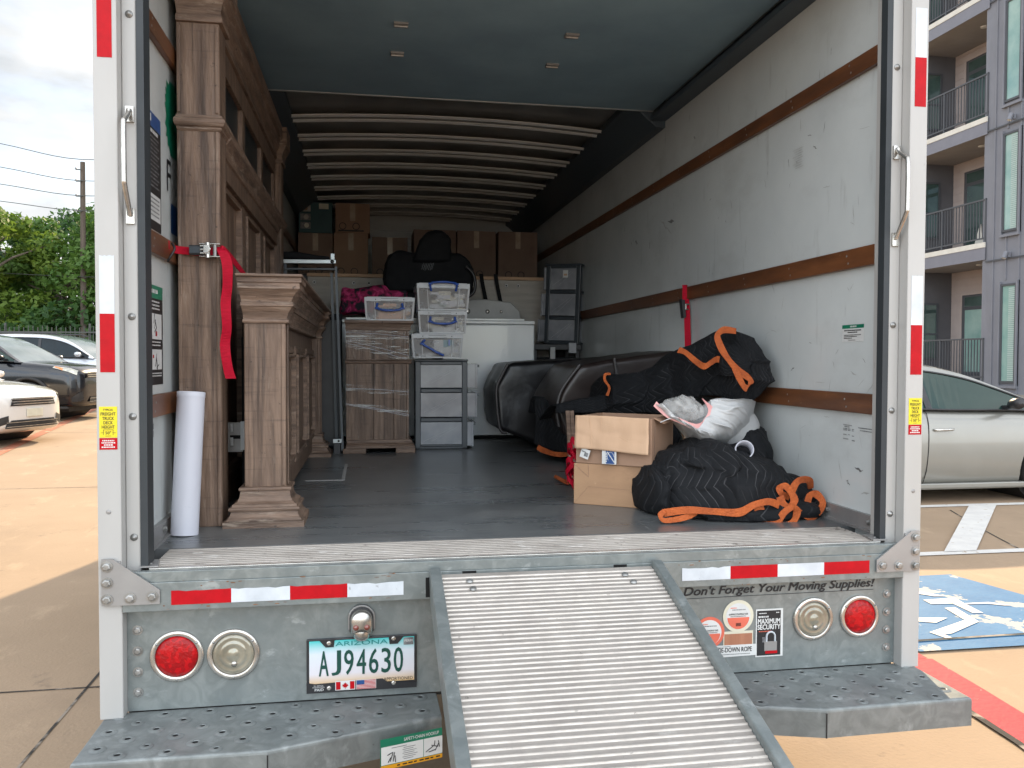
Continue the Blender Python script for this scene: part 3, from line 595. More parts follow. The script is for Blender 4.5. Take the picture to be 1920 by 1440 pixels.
b.prism([(.50, Y-.0016, .553), (r2.x-.012, Y-.0016, .556), (r2.x-.006, Y-.0016, .5505), (r2.x-.001, Y-.0016, .556), (r2.x+.001, Y-.0016, .588), (r2.x-.008, Y-.0016, .5945), (r2.x-.03, Y-.0016, .591), (.50, Y-.0016, .591)], (0, .0006, 0), PAPER)
b.text('TIE-DOWN ROPE', (.6135, Y-.0017, .5765), (1, 0, 0), (0, 0, 1), .113, .0145, INK, .02, lift=.0006)
blocktext(b, .557, .665, .5625, .0022, Y-.0024, GREYP, 12); blocktext(b, .557, .60, .587, .0018, Y-.0024, GREYP, 13)
b.build('tape_and_rope_decal', pan)
b = MB(); p0 = at(1416, 1232, y=Y); p1 = at(1468, 1140, y=Y); x0, x1, z0, z1 = p0.x, p1.x, p0.z, p1.z
b.box(x0, x1, Y-.0014, Y-.0006, z0, z1, PAPER); b.box(x0+.004, x1-.008, Y-.0020, Y-.0014, z0+.004, z1-.005, INK); xm = (x0+x1)/2-.002
b.text('MAXIMUM', (xm, Y-.0021, z1-.038), (1, 0, 0), (0, 0, 1), .074, .0155, PAPER, .05, lift=.0006); b.text('SECURITY', (xm, Y-.0021, z1-.056), (1, 0, 0), (0, 0, 1), .076, .0155, PAPER, .05, lift=.0006)
blocktext(b, x0+.010, x0+.035, z1-.013, .003, Y-.0027, PAPER, 1); blocktext(b, x0+.008, x0+.042, z1-.024, .005, Y-.0027, PAPER, 2); blocktext(b, x1-.024, x1-.013, z1-.012, .003, Y-.0027, PAPER, 2); blocktext(b, x0+.01, x0+.052, z1-.070, .0028, Y-.0027, SALM, 4)
lx = xm+.006; b.tube([(lx-.014, Y-.003, z0+.048)]+[(lx-.014*math.cos(math.pi*i/10), Y-.003, z0+.064+.014*math.sin(math.pi*i/10)) for i in range(11)]+[(lx+.014, Y-.003, z0+.048)], .0032, WHT, 6)
b.box(lx-.021, lx+.021, Y-.0032, Y-.0021, z0+.018, z0+.048, STEEL); b.box(lx-.018, lx+.022, Y-.0036, Y-.0032, z0+.010, z0+.019, RED); b.box(lx-.028, lx-.012, Y-.0030, Y-.0022, z0+.046, z0+.062, GREYP)
b.build('padlock_decal', pan)
# steps
rings_done = 0
for s in (-1, 1):
    b = MB(); F = [(s*1.215, -.246), (s*.755, -.252), (s*.31, -.119), (s*.31, .04), (s*1.215, .04)]
    top = .5; P1 = [(x, y, top) for x, y in F]; c = Vector((s*.8, -.1, 0))
    edge = [(0, 0, 0), (.004, 0, -.0015), (.007, 0, -.005), (.008, 0, -.010), (.008, 0, -.082)]
    n = len(F); rings = []
    nrm = [Vector((s*.7, -.7)), Vector((0, -1)), Vector((-s*.2, -1)), Vector((-s*.5, 0)), Vector((s, 0))]
    for o_, _, dz in edge: rings.append([(F[i][0]+nrm[i].x*(o_-.008), F[i][1]+nrm[i].y*(o_-.008), top+dz) for i in range(n)])
    vs = [p for r_ in rings for p in r_]
    b.add(vs, [tuple(range(n))]+[(k*n+i, k*n+(i+1) % n, (k+1)*n+(i+1) % n, (k+1)*n+i) for k in range(4) for i in range(n)], GALV2)
    q = s*.755; b.bar((q, -.2535, .418), (q, -.2535, .488), (.0015, 0, 0), (0, .001, 0), DARK)
    row = 0
    for yy in (.012, -.036, -.084, -.132, -.180, -.222):
        xx = .36+(row % 2)*.058
        while xx < 1.19:
            lim = -.252 if xx > .755 else -.119-(xx-.31)*.3
            if yy > lim+.022 and not (yy < -.2 and xx < .8):
                rr = 1 if (int(xx*50)+row) % 7 else .8
                b.lathe([(.022*rr, 0), (.017*rr, .0018), (.012*rr, .0032), (.009*rr, .003), (.0078*rr, .0012)], (s*xx, yy, top+.0004), (0, 0, 1), GALV2, 16)
                b.add([(s*xx+.0070*rr*math.cos(a*math.pi/6), yy+.0070*rr*math.sin(a*math.pi/6), top+.0016) for a in range(12)], [tuple(range(12))], HOLE)
            xx += .116
        row += 1
    o = b.build('step_bumper', T)
    if s < 0:
        b = MB(); d = Vector((.445, .133, 0)).normalized(); o_ = Vector((-.4775, -.2105, 0)); nn = Vector((d.y, -d.x, 0))
        def sq(u0, u1, z0, z1, m, l): b.quad(*[o_+d*u+nn*l+Vector((0, 0, z)) for u, z in ((u0, z0), (u1, z0), (u1, z1), (u0, z1))], m)
        sq(0, .172, .406, .487, GREEN, .0015); sq(.001, .172, .406, .417, ORNG, .0018); sq(.002, .118, .4185, .466, PAPER, .0019); sq(.1195, .172, .4185, .466, PAPER, .0019)
        b.text('SAFETY-CHAIN HOOKUP', o_+d*.113+nn*.0018+Vector((0, 0, .4765)), d, (0, 0, 1), .098, .0085, PAPER, .015, lift=.0003)
        [sq(.045+i*.0155, .045+i*.0155+(.012 if i % 3 else .008), .4098, .4134, INK, .0022) for i in range(8)]
        for i in range(8):
            u0 = .06 if i > 0 else .03; k = .46-i*.005; sq(u0+.003*(i % 2), u0+.042-(i*7 % 5)*.003, k-.0008, k+.0008, GREYP, .0022)
        for (u, z, a, ln) in ((.03, .436, 70, .022), (.036, .436, 80, .024), (.026, .446, 20, .016), (.04, .43, 95, .018), (.024, .43, 60, .014), (.135, .436, 30, .024), (.15, .442, -20, .02), (.156, .438, 60, .02), (.142, .43, 10, .018), (.15, .45, 85, .012), (.162, .446, 100, .018)):
            c0 = o_+d*u+nn*.0026+Vector((0, 0, z)); v = (d*math.cos(R(a))+Vector((0, 0, math.sin(R(a)))))*ln/2; b.tube([c0-v, c0+v], .0011, INK, 5)
        b.build('chain_hookup_decal', o)
# walls
FADE = mat('faded_print', (.36, .37, .36), .5, c2=(.5, .51, .5), ns=30)
def wallrect(b, s, y0, y1, z0, z1, m, l=.0015):
    x = s*(1.165-l); b.quad(*([(x, y0, z0), (x, y1, z0), (x, y1, z1), (x, y0, z1)] if s < 0 else [(x, y1, z0), (x, y0, z0), (x, y0, z1), (x, y1, z1)]), m)
for s in (-1, 1):
    b = MB(); b.box(*sorted((s*1.165, s*1.215)), .101, 8.3, .80, 3.0, WALL); wl = b.build('side_wall', T)
    for z0, z1 in ((2.455, 2.515), (1.795, 1.862), (1.295, 1.363)):
        b = MB(); b.box(*sorted((s*1.1645, s*1.145)), .155, 6.5, z0, z1, WOODSL)
        y = .3; k = 0
        while y < 6:
            for dz in (.018, .045): b.lathe([(.0045, 0), (.003, .0015), (0, .0015)], (s*1.145, y+dz*.4, z0+dz), (-s, 0, 0), BOLT, 8)
            y += .405
        b.build('wall_slat', wl, bevel=.004)
    b = MB()
    if s > 0:
        u = (0, -1, 0)
        wallrect(b, 1, .236, .368, 1.541, 1.588, PAPER, .001); wallrect(b, 1, .236, .368, 1.588, 1.601, GREEN)
        o_ = (1.1632, 0, 0); blocktext(b, -.318, -.278, 1.5945, .0055, 0, PAPER, 1, u, o_)
        blocktext(b, -.355, -.25, 1.581, .004, 0, INK, 2, u, o_); blocktext(b, -.333, -.275, 1.574, .004, 0, INK, 3, u, o_)
        for i, ww in enumerate((.105, .08, .052)): blocktext(b, -.357, -.357+ww, 1.5648-i*.0055, .0026, 0, INK, 9+i, u, o_)
        blocktext(b, -.33, -.285, 1.547, .0022, 0, GREYP, 9, u, o_); b.build('notice_decal', wl); b = MB()
        for i in range(9): blocktext(b, -.737+.010*(i % 3), -.655-.014*(i % 2), 2.308-i*.0092, .0030, 0, FADE, 30+i, u, o_)
        for i, (a0, a1, zz) in enumerate(((-.352, -.30, 1.247), (-.345, -.313, 1.241), (-.352, -.328, 1.234), (-.322, -.306, 1.234), (-.298, -.286, 1.234), (-.352, -.328, 1.229), (-.322, -.306, 1.229), (-.298, -.286, 1.229), (-.352, -.33, 1.213), (-.322, -.31, 1.214), (-.298, -.284, 1.211), (-.352, -.32, 1.198), (-.298, -.278, 1.195), (-.26, -.18, 1.243), (-.25, -.17, 1.234))): blocktext(b, a0, a1, zz, .0032, 0, GREYP, 50+i, u, o_)
        b.build('faded_wall_print', wl)
        rnd = random.Random(5); b = MB(); SC1 = mat('wall_scuff', (.16, .16, .16), .6); SC2 = mat('pale_wall_scuff', (.34, .35, .34), .5)
        def scuff(px, py, ln, th_, ang, m):
            p = at(px, py, x=1.1642); d = Vector((0, math.cos(ang), math.sin(ang))); n_ = Vector((0, -d.z, d.y)); k = 6; A_ = []; B_ = []
            for i in range(k+1):
                q = p+d*ln*(i/k-.5)+n_*rnd.gauss(0, th_*.5); w_ = th_*math.sin(math.pi*(i+.3)/(k+.6))*rnd.uniform(.4, 1); A_.append(q+n_*w_); B_.append(q-n_*w_)
            b.poly(A_+B_[::-1], m)
        for px, py, ln, th_, ang, m in ((1248, 424, .22, .008, .5, SC2), (1258, 415, .10, .012, .2, SC1), (1193, 456, .05, .010, .3, SC1), (1371, 383, .055, .002, 1.3, SC1), (1361, 415, .02, .003, 1, SC1), (1171, 430, .04, .004, 1.4, SC1), (1302, 258, .03, .006, .6, SC1), (1236, 586, .09, .0012, 1.55, SC1),
            (1346, 452, .12, .002, 1.5, SC2), (1398, 460, .10, .002, 1.7, SC2), (1528, 276, .03, .003, .7, SC1), (1518, 254, .03, .002, .3, SC1), (1435, 345, .05, .002, 1.2, SC2), (1550, 350, .05, .002, .1, SC2), (1486, 692, .03, .004, -.4, SC1), (1519, 643, .02, .002, .1, SC1), (1563, 683, .03, .002, 1.2, SC2),
            (1500, 510, .10, .0015, .1, SC2), (1585, 490, .12, .0015, -.1, SC2), (1600, 400, .06, .002, 1.4, SC2), (1450, 620, .07, .0015, .2, SC2), (1230, 520, .05, .002, .1, SC2), (1600, 700, .04, .003, .4, SC2), (1610, 880, .05, .006, .2, SC1), (1590, 905, .03, .004, .5, SC1), (1622, 925, .05, .004, -.2, SC2), (1575, 880, .08, .002, 1.3, SC2)): scuff(px, py, ln, th_, ang, m)
        for i in range(60): scuff(rnd.uniform(1180, 1635), rnd.uniform(230, 900), rnd.uniform(.01, .07), rnd.uniform(.0006, .002), rnd.uniform(0, 3.1), rnd.choice((SC2, SC2, SC1)))
        b.build('wall_scuffs', wl, kind='stuff')
    else:
        u = (0, 1, 0); o_ = (-1.1632, 0, 0)
        wallrect(b, -1, .19, .485, 1.875, 2.236, INK, .001); wallrect(b, -1, .19, .485, 2.190, 2.236, BLUEP, .0013); wallrect(b, -1, .30, .475, 1.905, 1.985, PAPER, .0014); wallrect(b, -1, .30, .365, 2.205, 2.228, PAPER, .0015)
        for i in range(5): blocktext(b, .32+.01*(i % 2), .46, 1.972-i*.013, .005, 0, GREYP, i, u, o_)
        blocktext(b, .31, .45, 2.178, .011, 0, PAPER, 77, u, o_)
        for i in range(13): blocktext(b, .30+.03*(i % 3), .46-.02*(i % 2), 2.16-i*.0125, .0045, 0, GREYP, i+20, u, o_)
        b.poly([(-1.1632, .24+.06*x, 2.05+.07*z) for x, z in ((0, -1), (1.6, -.7), (1.9, -.2), (1.3, .3), (1.5, .8), (.8, 1), (.4, .6), (-.5, .8), (-.8, 0))], PAPER)
        for i in range(4): blocktext(b, .24, .46-.03*i, 1.864-i*.010, .0042, 0, INK, i+40, u, o_)
        b.build('instruction_poster', wl); b = MB()
        wallrect(b, -1, .205, .492, 1.392, 1.665, INK, .001); wallrect(b, -1, .205, .492, 1.662, 1.703, GREEN, .0013); blocktext(b, .30, .43, 1.684, .012, 0, PAPER, 3, u, o_)
        for zz in (1.50, 1.405+.0): wallrect(b, -1, .32, .475, zz+.035, zz+.115 if zz > 1.45 else zz+.098, PAPER, .0015)
        for i in range(3): blocktext(b, .33, .45, 1.652-i*.011, .005, 0, PAPER, i, u, o_)
        for i in range(2): blocktext(b, .34, .46, 1.526-i*.010, .004, 0, PAPER, i, u, o_)
        for i in range(2): blocktext(b, .33, .47, 1.428-i*.008, .0035, 0, PAPER, i+7, u, o_)
        for (yy, zz, ll, a) in ((.39, 1.582, .03, 60), (.40, 1.582, .03, 120), (.395, 1.565, .03, 30), (.40, 1.558, .02, 90), (.38, 1.6, .03, 80)): b.bar(Vector((-1.163, yy, zz))-Vector((0, math.cos(R(a))*ll/2, math.sin(R(a))*ll/2)), Vector((-1.163, yy, zz))+Vector((0, math.cos(R(a))*ll/2, math.sin(R(a))*ll/2)), (.0004, 0, 0), (0, .002, .002), INK)
        wallrect(b, -1, .395, .415, 1.545, 1.560, RED, .002); wallrect(b, -1, .36, .375, 1.476, 1.486, RED, .002)
        for (yy, zz, ll, a) in ((.40, 1.47, .04, 70), (.41, 1.46, .04, 110), (.42, 1.45, .03, 20)): b.bar(Vector((-1.163, yy, zz))-Vector((0, math.cos(R(a))*ll/2, math.sin(R(a))*ll/2)), Vector((-1.163, yy, zz))+Vector((0, math.cos(R(a))*ll/2, math.sin(R(a))*ll/2)), (.0004, 0, 0), (0, .002, .002), INK)
        b.build('safety_poster', wl); b = MB()
        gp_ = [(.56, 2.30), (.545, 2.315), (.562, 2.325), (.548, 2.345), (.568, 2.35), (.556, 2.372), (.575, 2.37), (.57, 2.40), (.60, 2.39), (.62, 2.41), (1.2, 2.42), (1.2, 2.18), (.62, 2.16), (.60, 2.19), (.585, 2.18), (.58, 2.215), (.56, 2.21), (.57, 2.24), (.548, 2.25), (.565, 2.275)]
        b.poly([(-1.1636, y, z) for y, z in gp_], GREEN); b.text('F', (-1.1636, .592, 2.085), (0, 1, 0), (0, 0, 1), .055, .105, INK)
        b.build('wall_graphic', wl); b = MB(); wallrect(b, -1, .62, 1.2, 1.90, 2.0, BLUEP, .0014); wallrect(b, -1, .34, .368, 1.255, 1.272, GREYP, .001); wallrect(b, -1, .34, .368, 1.23, 1.25, GREYP, .001)
        b.build('wall_graphic', wl)
# roof, bows, stowed door
def rz(x): return 2.925+.04*(1-(x/1.0)**2)
b = MB(); b.grid(lambda u, v: Vector((-.99+1.98*u, .1+6.5*v, rz(-.99+1.98*u)+.034)), 16, 1, ROOFM); b.box(-1.22, 1.22, .1, 8.3, 3.04, 3.09, WHITE); b.build('roof', T)
for y in (2.24, 2.80, 3.24, 3.65, 4.06, 4.48, 4.9, 5.32, 5.74, 6.16):
    b = MB()
    for dy in ((0,) if y < 2.3 else (0, .105)):
        n = 16; vs = []
        for i in range(n+1):
            x = -.97+1.94*i/n; z = rz(x); yy = y+dy; w_ = .011 if y > 2.3 else .012
            vs += [(x, yy-w_, z), (x, yy+w_, z-.007), (x, yy+w_, z+.006), (x, yy-w_, z+.006)]
        b.add(vs, [(i*4+j, i*4+(j+1) % 4, i*4+4+(j+1) % 4, i*4+4+j) for i in range(n) for j in range(4)], BOWM)
    if y > 2.3: b.grid(lambda u, v: Vector((-.97+1.94*u, y+.012+.08*v, rz(-.97+1.94*u)+.004)), 12, 1, ROOFM)
    b.build('roof_bow', T)
for s in (-1, 1):
    b = MB(); b.prism([(s*1.165, 2.2, 2.80), (s*1.165, 2.2, 3.0), (s*.955, 2.2, 3.0), (s*.955, 2.2, 2.925), (s*.985, 2.2, 2.905), (s*1.11, 2.2, 2.80)], (0, 4.35, 0), RAILB); b.build('roof_rail', T, bevel=.003)
    b = MB(); b.box(*sorted((s*1.165, s*1.075)), .1, 2.2, 2.835, 2.86, RAILB); b.box(*sorted((s*1.165, s*1.13)), .1, 2.2, 2.86, 2.92, RAILB); b.build('overhead_track', T, bevel=.003)
b = MB()
b.box(-1.085, 1.085, .16, 2.18, 2.885, 2.91, DOORUND)
b.box(-1.09, 1.09, 2.185, 2.205, 2.885, 2.915, SILV)
dr = b.build('rolled_up_door', T, bevel=.003)
for px, py in ((1072, 66), (1035, 122), (752, 45), (745, 100)):
    b = MB()
    p = at(px, py, z=2.884); b.box(p.x-.03, p.x+.03, p.y-.022, p.y+.022, 2.876, 2.8848, STEEL); b.tube([(p.x-.028, p.y, 2.874), (p.x+.028, p.y, 2.874)], .006, BOLT, 8)
    for dx in (-.018, .018): b.lathe([(.006, 0), (.004, .003), (0, .003)], (p.x+dx, p.y+.014, 2.876), (0, 0, -1), BOLT, 8)
    b.build('door_hinge', dr)
b = MB(); b.box(-1.165, 1.165, 6.6, 6.65, .84, 3.03, WALL)
for z in (2.60, 2.68, 2.76, 2.84): b.box(-1.1, 1.1, 6.57, 6.6, z, z+.060, WALL)
b.build('front_wall', T)
b = MB(); b.box(-1.164, 1.164, 5.25, 6.57, 2.17, 2.22, RAILB); b.build('attic_shelf', T, bevel=.004)
b = MB()
for y in [i*.4+.5 for i in range(15)]: b.box(-1.15, 1.15, y, y+.06, .74, .839, DARK)
for s in (-1, 1): b.box(*sorted((s*.36, s*.46)), .31, 9.4, .52, .738, DARK)
b.build('chassis', T)
for s in (-1, 1):
    for y in (2.1, 8.0):
        b = MB(); x0, x1 = (s*.68, s*1.14) if y < 5 else (s*.85, s*1.12)
        b.lathe([(.24, 0), (.375, .0), (.41, .04), (.41, abs(x1-x0)-.04), (.375, abs(x1-x0)), (.24, abs(x1-x0))], (x0, y, gz(y)+.41), (s, 0, 0), TYRE, 32)
        wh = b.build('wheel', T); b = MB(); b.lathe([(.24, 0), (.22, -.06), (.10, -.05), (.09, .02), (0, .02)], (x1, y, gz(y)+.41), (s, 0, 0), RIM, 24); b.build('rim', wh)
b = MB(); b.prism([(-1.1, 6.75, .6), (-1.1, 9.9, .6), (-1.1, 9.95, 1.25), (-1.1, 8.95, 1.42), (-1.1, 8.35, 2.10), (-1.1, 6.75, 2.10)], (2.2, 0, 0), WHITE); b.box(-1.2, 1.2, 6.7, 8.3, 2.12, 2.9, WHITE); cb = b.build('cab', T, bevel=.05)
b = MB(); b.add([(-1.0, 8.91, 1.49), (1.0, 8.91, 1.49), (.93, 8.40, 2.05), (-.93, 8.40, 2.05)], [(0, 1, 2, 3)], GLASSD); b.build('windscreen', cb)
# mud-stained wiring under the tail
b = MB(); b.tube([(1.6*0+.9, .12, .48), (.95, .3, .44), (.85, .7, .50)], .012, DARK, 8); b.build('wiring', T)
rnd = random.Random(8); b = MB(); RUST = mat('rust_stain', (.16, .075, .035), .8, c2=(.25, .13, .07), ns=60)
for i in range(46):
    x = rnd.choice((rnd.uniform(-1.14, -.36), rnd.uniform(.37, 1.14))); z = rnd.choice((.866, .793, .86, .80))+rnd.gauss(0, .003); w_ = rnd.uniform(.002, .012)
    b.poly([(x+w_*math.cos(a)*rnd.uniform(.5, 1), -.0047, z+.0022*math.sin(a)*rnd.uniform(.4, 1)) for a in [k*.785 for k in range(8)]], RUST if i % 3 else GROOVE)
b.build('rust_stain', ch, kind='stuff')

# ================================================================ RAMP
RT = thing('loading_ramp', (0, -1.4, 0), 'ribbed aluminium loading ramp sloping down from the truck deck', 'ramp')
SL = .303; rd = Vector((0, -1, -SL)).normalized(); rn = Vector((0, -SL, 1)).normalized(); LEN = 2.86
def rp(x, s_, h): p = Vector((0, -.016, .862))+rd*s_+rn*h; return Vector((x, p.y, p.z))
b = MB(); X0, X1 = -.303, .322
b.prism([rp(X0, 0, 0), rp(X0, LEN, 0), rp(X0, LEN, -.03), rp(X0, 0, -.03)], (X1-X0, 0, 0), ALU)
s_ = .022; i = 0
while s_ < LEN-.02:
    h = .0030; b.prism([rp(X0, s_-.0036, 0), rp(X0, s_-.0014, h), rp(X0, s_+.0014, h), rp(X0, s_+.0036, 0)], (X1-X0, 0, 0), RIDGE); s_ += .0197
b.build('ramp_deck', RT)
for x0, x1 in ((-.336, -.304), (.323, .353)):
    b = MB(); b.prism([rp(x0, -.002, .020), rp(x0, LEN, .020), rp(x0, LEN, -.065), rp(x0, .05, -.065), rp(x0, -.002, -.02)], (x1-x0, 0, 0), GALV); b.build('side_rail', RT, bevel=.004, seg=3)
each('rivet', RT, lambda b, q: b.lathe([(.010, 0), (.009, .003), (0, .004)], rp(at(q[0], q[1], y=-.05).x, .045 if q[1] in (1090, 1081) else .085, .003), rn, BOLT, 14), ((880, 1090), (883, 1106), (1170, 1081), (1178, 1097)))

# ================================================================ CARGO
def loft(b, rings, m, x0, x1, y0, y1, gl=1, gr=1, gf=1, gb=1):     # stacked rectangular mouldings: rings [(z, growth)]
    vs = []
    for z, g_ in rings: vs += [(x0-g_*gl, y0-g_*gf, z), (x1+g_*gr, y0-g_*gf, z), (x1+g_*gr, y1+g_*gb, z), (x0-g_*gl, y1+g_*gb, z)]
    n = len(rings)
    b.add(vs, [(3, 2, 1, 0), tuple(range(4*n-4, 4*n))]+[(i*4+j, i*4+(j+1) % 4, i*4+4+(j+1) % 4, i*4+4+j) for i in range(n-1) for j in range(4)], m)
def frame_yz(b, x, y0, y1, z0, z1, w_, t, m):       # raised rectangular moulding on a face looking +x
    b.box(x, x+t, y0, y0+w_, z0, z1, m); b.box(x, x+t, y1-w_, y1, z0, z1, m)
    b.box(x, x+t, y0+w_, y1-w_, z0, z0+w_, m); b.box(x, x+t, y0+w_, y1-w_, z1-w_, z1, m)
# --- tall bar back
H = thing('bar_back_cabinet', (-1.07, 1.6, DK), 'tall weathered brown wooden bar back with square posts against the left wall', 'cabinet')
for y0 in (.595, 2.615):
    b = MB(); x0, x1, y1 = -1.138, -1.000, y0+.13
    b.box(x0, x1, y0, y1, DK, 2.602, WOOD)
    b.box(x0+.002, x0+.014, y0-.006, y0, DK+.002, 2.24, WOOD); b.box(x1-.014, x1-.002, y0-.006, y0, DK+.002, 2.24, WOOD)
    b.box(x0+.002, x0+.014, y0-.006, y0, 2.30, 2.59, WOOD); b.box(x1-.014, x1-.002, y0-.006, y0, 2.30, 2.59, WOOD)
    p = b.build('post', H, bevel=.003)
    b = MB(); loft(b, [(2.240, .002), (2.246, .008), (2.252, .009), (2.256, .016), (2.266, .021), (2.278, .020), (2.284, .012), (2.292, .010), (2.294, .002)], WOODH, x0+.006, x1-.001, y0, y1, .6); b.build('collar', p)
    b = MB(); loft(b, [(2.602, .012), (2.622, .012), (2.624, .006), (2.64, .008), (2.665, .015), (2.685, .026), (2.70, .030), (2.704, .036), (2.72, .036), (2.80, .036)], WOODH, x0+.006, x1, y0, y1, .4); b.build('capital', p)
b = MB(); b.box(-1.135, -1.055, .726, 2.614, DK, 2.80, WOOD)
for y0 in (.74, 1.36, 1.98):
    b.box(-1.055, -1.037, y0, y0+.09, DK+.1, 2.18, WOOD); frame_yz(b, -1.055, y0+.10, y0+.60, DK+.12, 2.14, .028, .016, WOODH); frame_yz(b, -1.055, y0+.132, y0+.568, DK+.152, 2.108, .010, .024, WOODH)
b.build('back_panel', H, bevel=.002)
b = MB(); b.box(-1.055, -1.02, .726, 2.614, 2.13, 2.24, WOOD); b.prism([(-1.055, .727, 2.18), (-1.012, .727, 2.20), (-1.004, .727, 2.225), (-.984, .727, 2.25), (-.980, .727, 2.275), (-.995, .727, 2.29), (-1.055, .727, 2.292)], (0, 1.886, 0), WOODH); b.build('waist_moulding', H, bevel=.002)
b = MB()
for y0 in (.75, 1.38, 2.01): b.box(-1.052, -1.048, y0+.05, y0+.57, 2.31, 2.53, GLASSD)
gl_ = b.build('glass_pane', H)
b = MB(); b.box(-1.054, -1.03, .728, 2.613, 2.53, 2.62, WOOD)
for y0 in (.73, 1.34, 1.97, 2.55): b.box(-1.054, -1.032, y0, y0+.07, 2.293, 2.529, WOOD)
b.prism([(-1.055, .729, 2.62), (-1.02, .729, 2.625), (-1.022, .729, 2.66), (-1.005, .729, 2.69), (-1.0, .729, 2.72), (-.988, .729, 2.73), (-.988, .729, 2.80), (-1.055, .729, 2.80)], (0, 1.885, 0), WOODH); b.build('cornice', H, bevel=.002)
# --- bar front
BF = thing('bar_counter', (-.86, 1.6, DK), 'waist high weathered wooden bar front with panelled side and moulded cornice', 'bar')
BASE = [(.900, .064), (.921, .064), (.9225, .056), (.930, .050), (.940, .043), (.953, .040), (.9545, .046), (.960, .048), (.966, .046), (.9675, .038), (.976, .036), (.9775, .030), (.985, .021), (1.0, .015), (1.019, .012), (1.021, .017), (1.026, .018), (1.031, .016), (1.033, 0)]
CAP = [(1.597, 0), (1.599, .009), (1.604, .011), (1.610, .010), (1.612, .004), (1.622, .006), (1.636, .011), (1.648, .019), (1.654, .022), (1.656, .028), (1.668, .028), (1.670, .021), (1.676, .022), (1.688, .028), (1.702, .038), (1.712, .048), (1.714, .051), (1.733, .051), (1.735, .057), (1.7515, .057)]
for y0 in (.612, 2.69):
    b = MB(); b.box(-.928, -.788, y0, y0+.11, 1.03, 1.60, WOOD)
    b.box(-.926, -.913, y0-.005, y0, 1.035, 1.596, WOOD); b.box(-.803, -.790, y0-.005, y0, 1.035, 1.596, WOOD)
    b.box(-.788, -.781, y0+.02, y0+.035, 1.035, 1.596, WOOD)
    p = b.build('post', BF, bevel=.003)
    b = MB(); loft(b, BASE, WOODH, -.928, -.788, y0, y0+.11); b.build('plinth', p)
    b = MB(); loft(b, CAP, WOODH, -.928, -.788, y0, y0+.11, .25); b.build('capital', p)
b = MB(); b.box(-.90, -.835, .722, 2.689, .93, 1.70, WOOD)
for y0 in (.74, 1.39, 2.04):
    frame_yz(b, -.835, y0+.02, y0+.60, 1.02, 1.53, .03, .014, WOODH); frame_yz(b, -.835, y0+.055, y0+.565, 1.055, 1.495, .012, .024, WOODH); b.box(-.835, -.828, y0+.09, y0+.53, 1.09, 1.46, WOOD)
b.build('side_panel', BF, bevel=.002)
b = MB(); loft(b, [(z, g_) for z, g_ in CAP], WOODH, -.90, -.815, .779, 2.632, .25, 1, 0, 0); b.build('cornice', BF)
b = MB(); b.box(-.946, -.726, .54, 2.86, 1.7525, 1.762, WOODH); b.build('bar_top', BF, bevel=.003)
# --- dark board with slotted bracket between them
BK = thing('black_headboard', (-.965, 1.5, DK), 'black board standing between the bar back and the bar front', 'board')
b = MB(); b.box(-.985, -.958, .95, 2.5, DK, 1.56, CHAIRB); b.prism([(-.958, .94, DK), (-.958, .965, DK), (-.958, .965, 1.2)], (.012, 0, 0), TOWER); b.build('panel', BK, bevel=.004)
b = MB(); p0 = at(421, 848, y=.92); p1 = at(447, 792, y=.92); x0, x1, z0, z1 = p0.x, p1.x+.02, p0.z, p1.z
b.box(x0, x1-.004, .921, .927, z0, z1, STEEL); b.box(x1-.012, x1+.006, .915, .921, z0+.008, z1+.004, PAPER)
for zz in (z0+.04, z1-.02): b.tube([(x0+.028, .918, zz-.015), (x0+.026, .918, zz+.016)], .006, PAPER, 10)
b.box(x0+.02, x1-.012, .9195, .921, (z0+z1)/2-.006, (z0+z1)/2+.008, HOLE)
b.build('slotted_bracket', BK, bevel=.002)
# --- mailing tube
tb = MB(); a = Vector((-1.099, .478, DK)); c = Vector((-1.083, .520, 1.362)); tb.cyl(a, c, .0435, TUBEW, 40)
TU = tb.build('mailing_tube', loc=a); tag(TU, 'white cardboard mailing tube standing against the tall wooden post', 'tube')
d = (c-a).normalized(); b = MB(); b.lathe([(.0445, -.016), (.0448, .001), (.043, .003), (.040, -.002), (0, -.003)], c, d, TUBEW, 40); b.build('end_cap', TU)
# --- ratchet strap on the post
S1 = thing('ratchet_strap', (-1.0, .58, 1.84), 'red ratchet strap buckled round the tall wooden post, its tail hanging down', 'strap', 'red ratchet straps')
b = MB(); up = (0, 0, .026)
b.ribbon([(-1.144, .50, 1.845), (-1.15, .54, 1.842), (-1.142, .582, 1.840), (-1.10, .583, 1.836), (-1.06, .582, 1.834), (-.998, .582, 1.84)], up, .0025, STRAP)
b.ribbon([(-.998, .583, 1.842), (-.985, .60, 1.84), (-.965, .80, 1.80), (-.95, 1.2, 1.735), (-.93, 1.55, 1.70), (-.92, 1.8, 1.66)], up, .0025, STRAP); b.build('webbing', S1)
b = MB(); b.ribbon([(-1.002, .572, 1.845), (-.985, .560, 1.830), (-.972, .556, 1.79), (-.971, .552, 1.72), (-.978, .556, 1.66), (-.973, .548, 1.58), (-.981, .556, 1.52), (-.972, .550, 1.45), (-.962, .552, 1.408)], [(.024, .004, 0), (.033, .003, 0), (.034, .004, 0), (.032, -.006, 0), (.032, .008, 0), (.031, -.006, 0), (.032, .007, 0), (.032, -.004, 0), (.034, .002, 0)], .0024, STRAP); b.build('strap_tail', S1)
b = MB()
b.box(-1.095, -1.047, .560, .580, 1.822, 1.854, BLACK); b.box(-1.094, -1.05, .556, .560, 1.826, 1.849, TOWER)
for z in (1.816, 1.858): b.box(-1.062, -.995, .552, .580, z-.002, z+.002, CHROME)
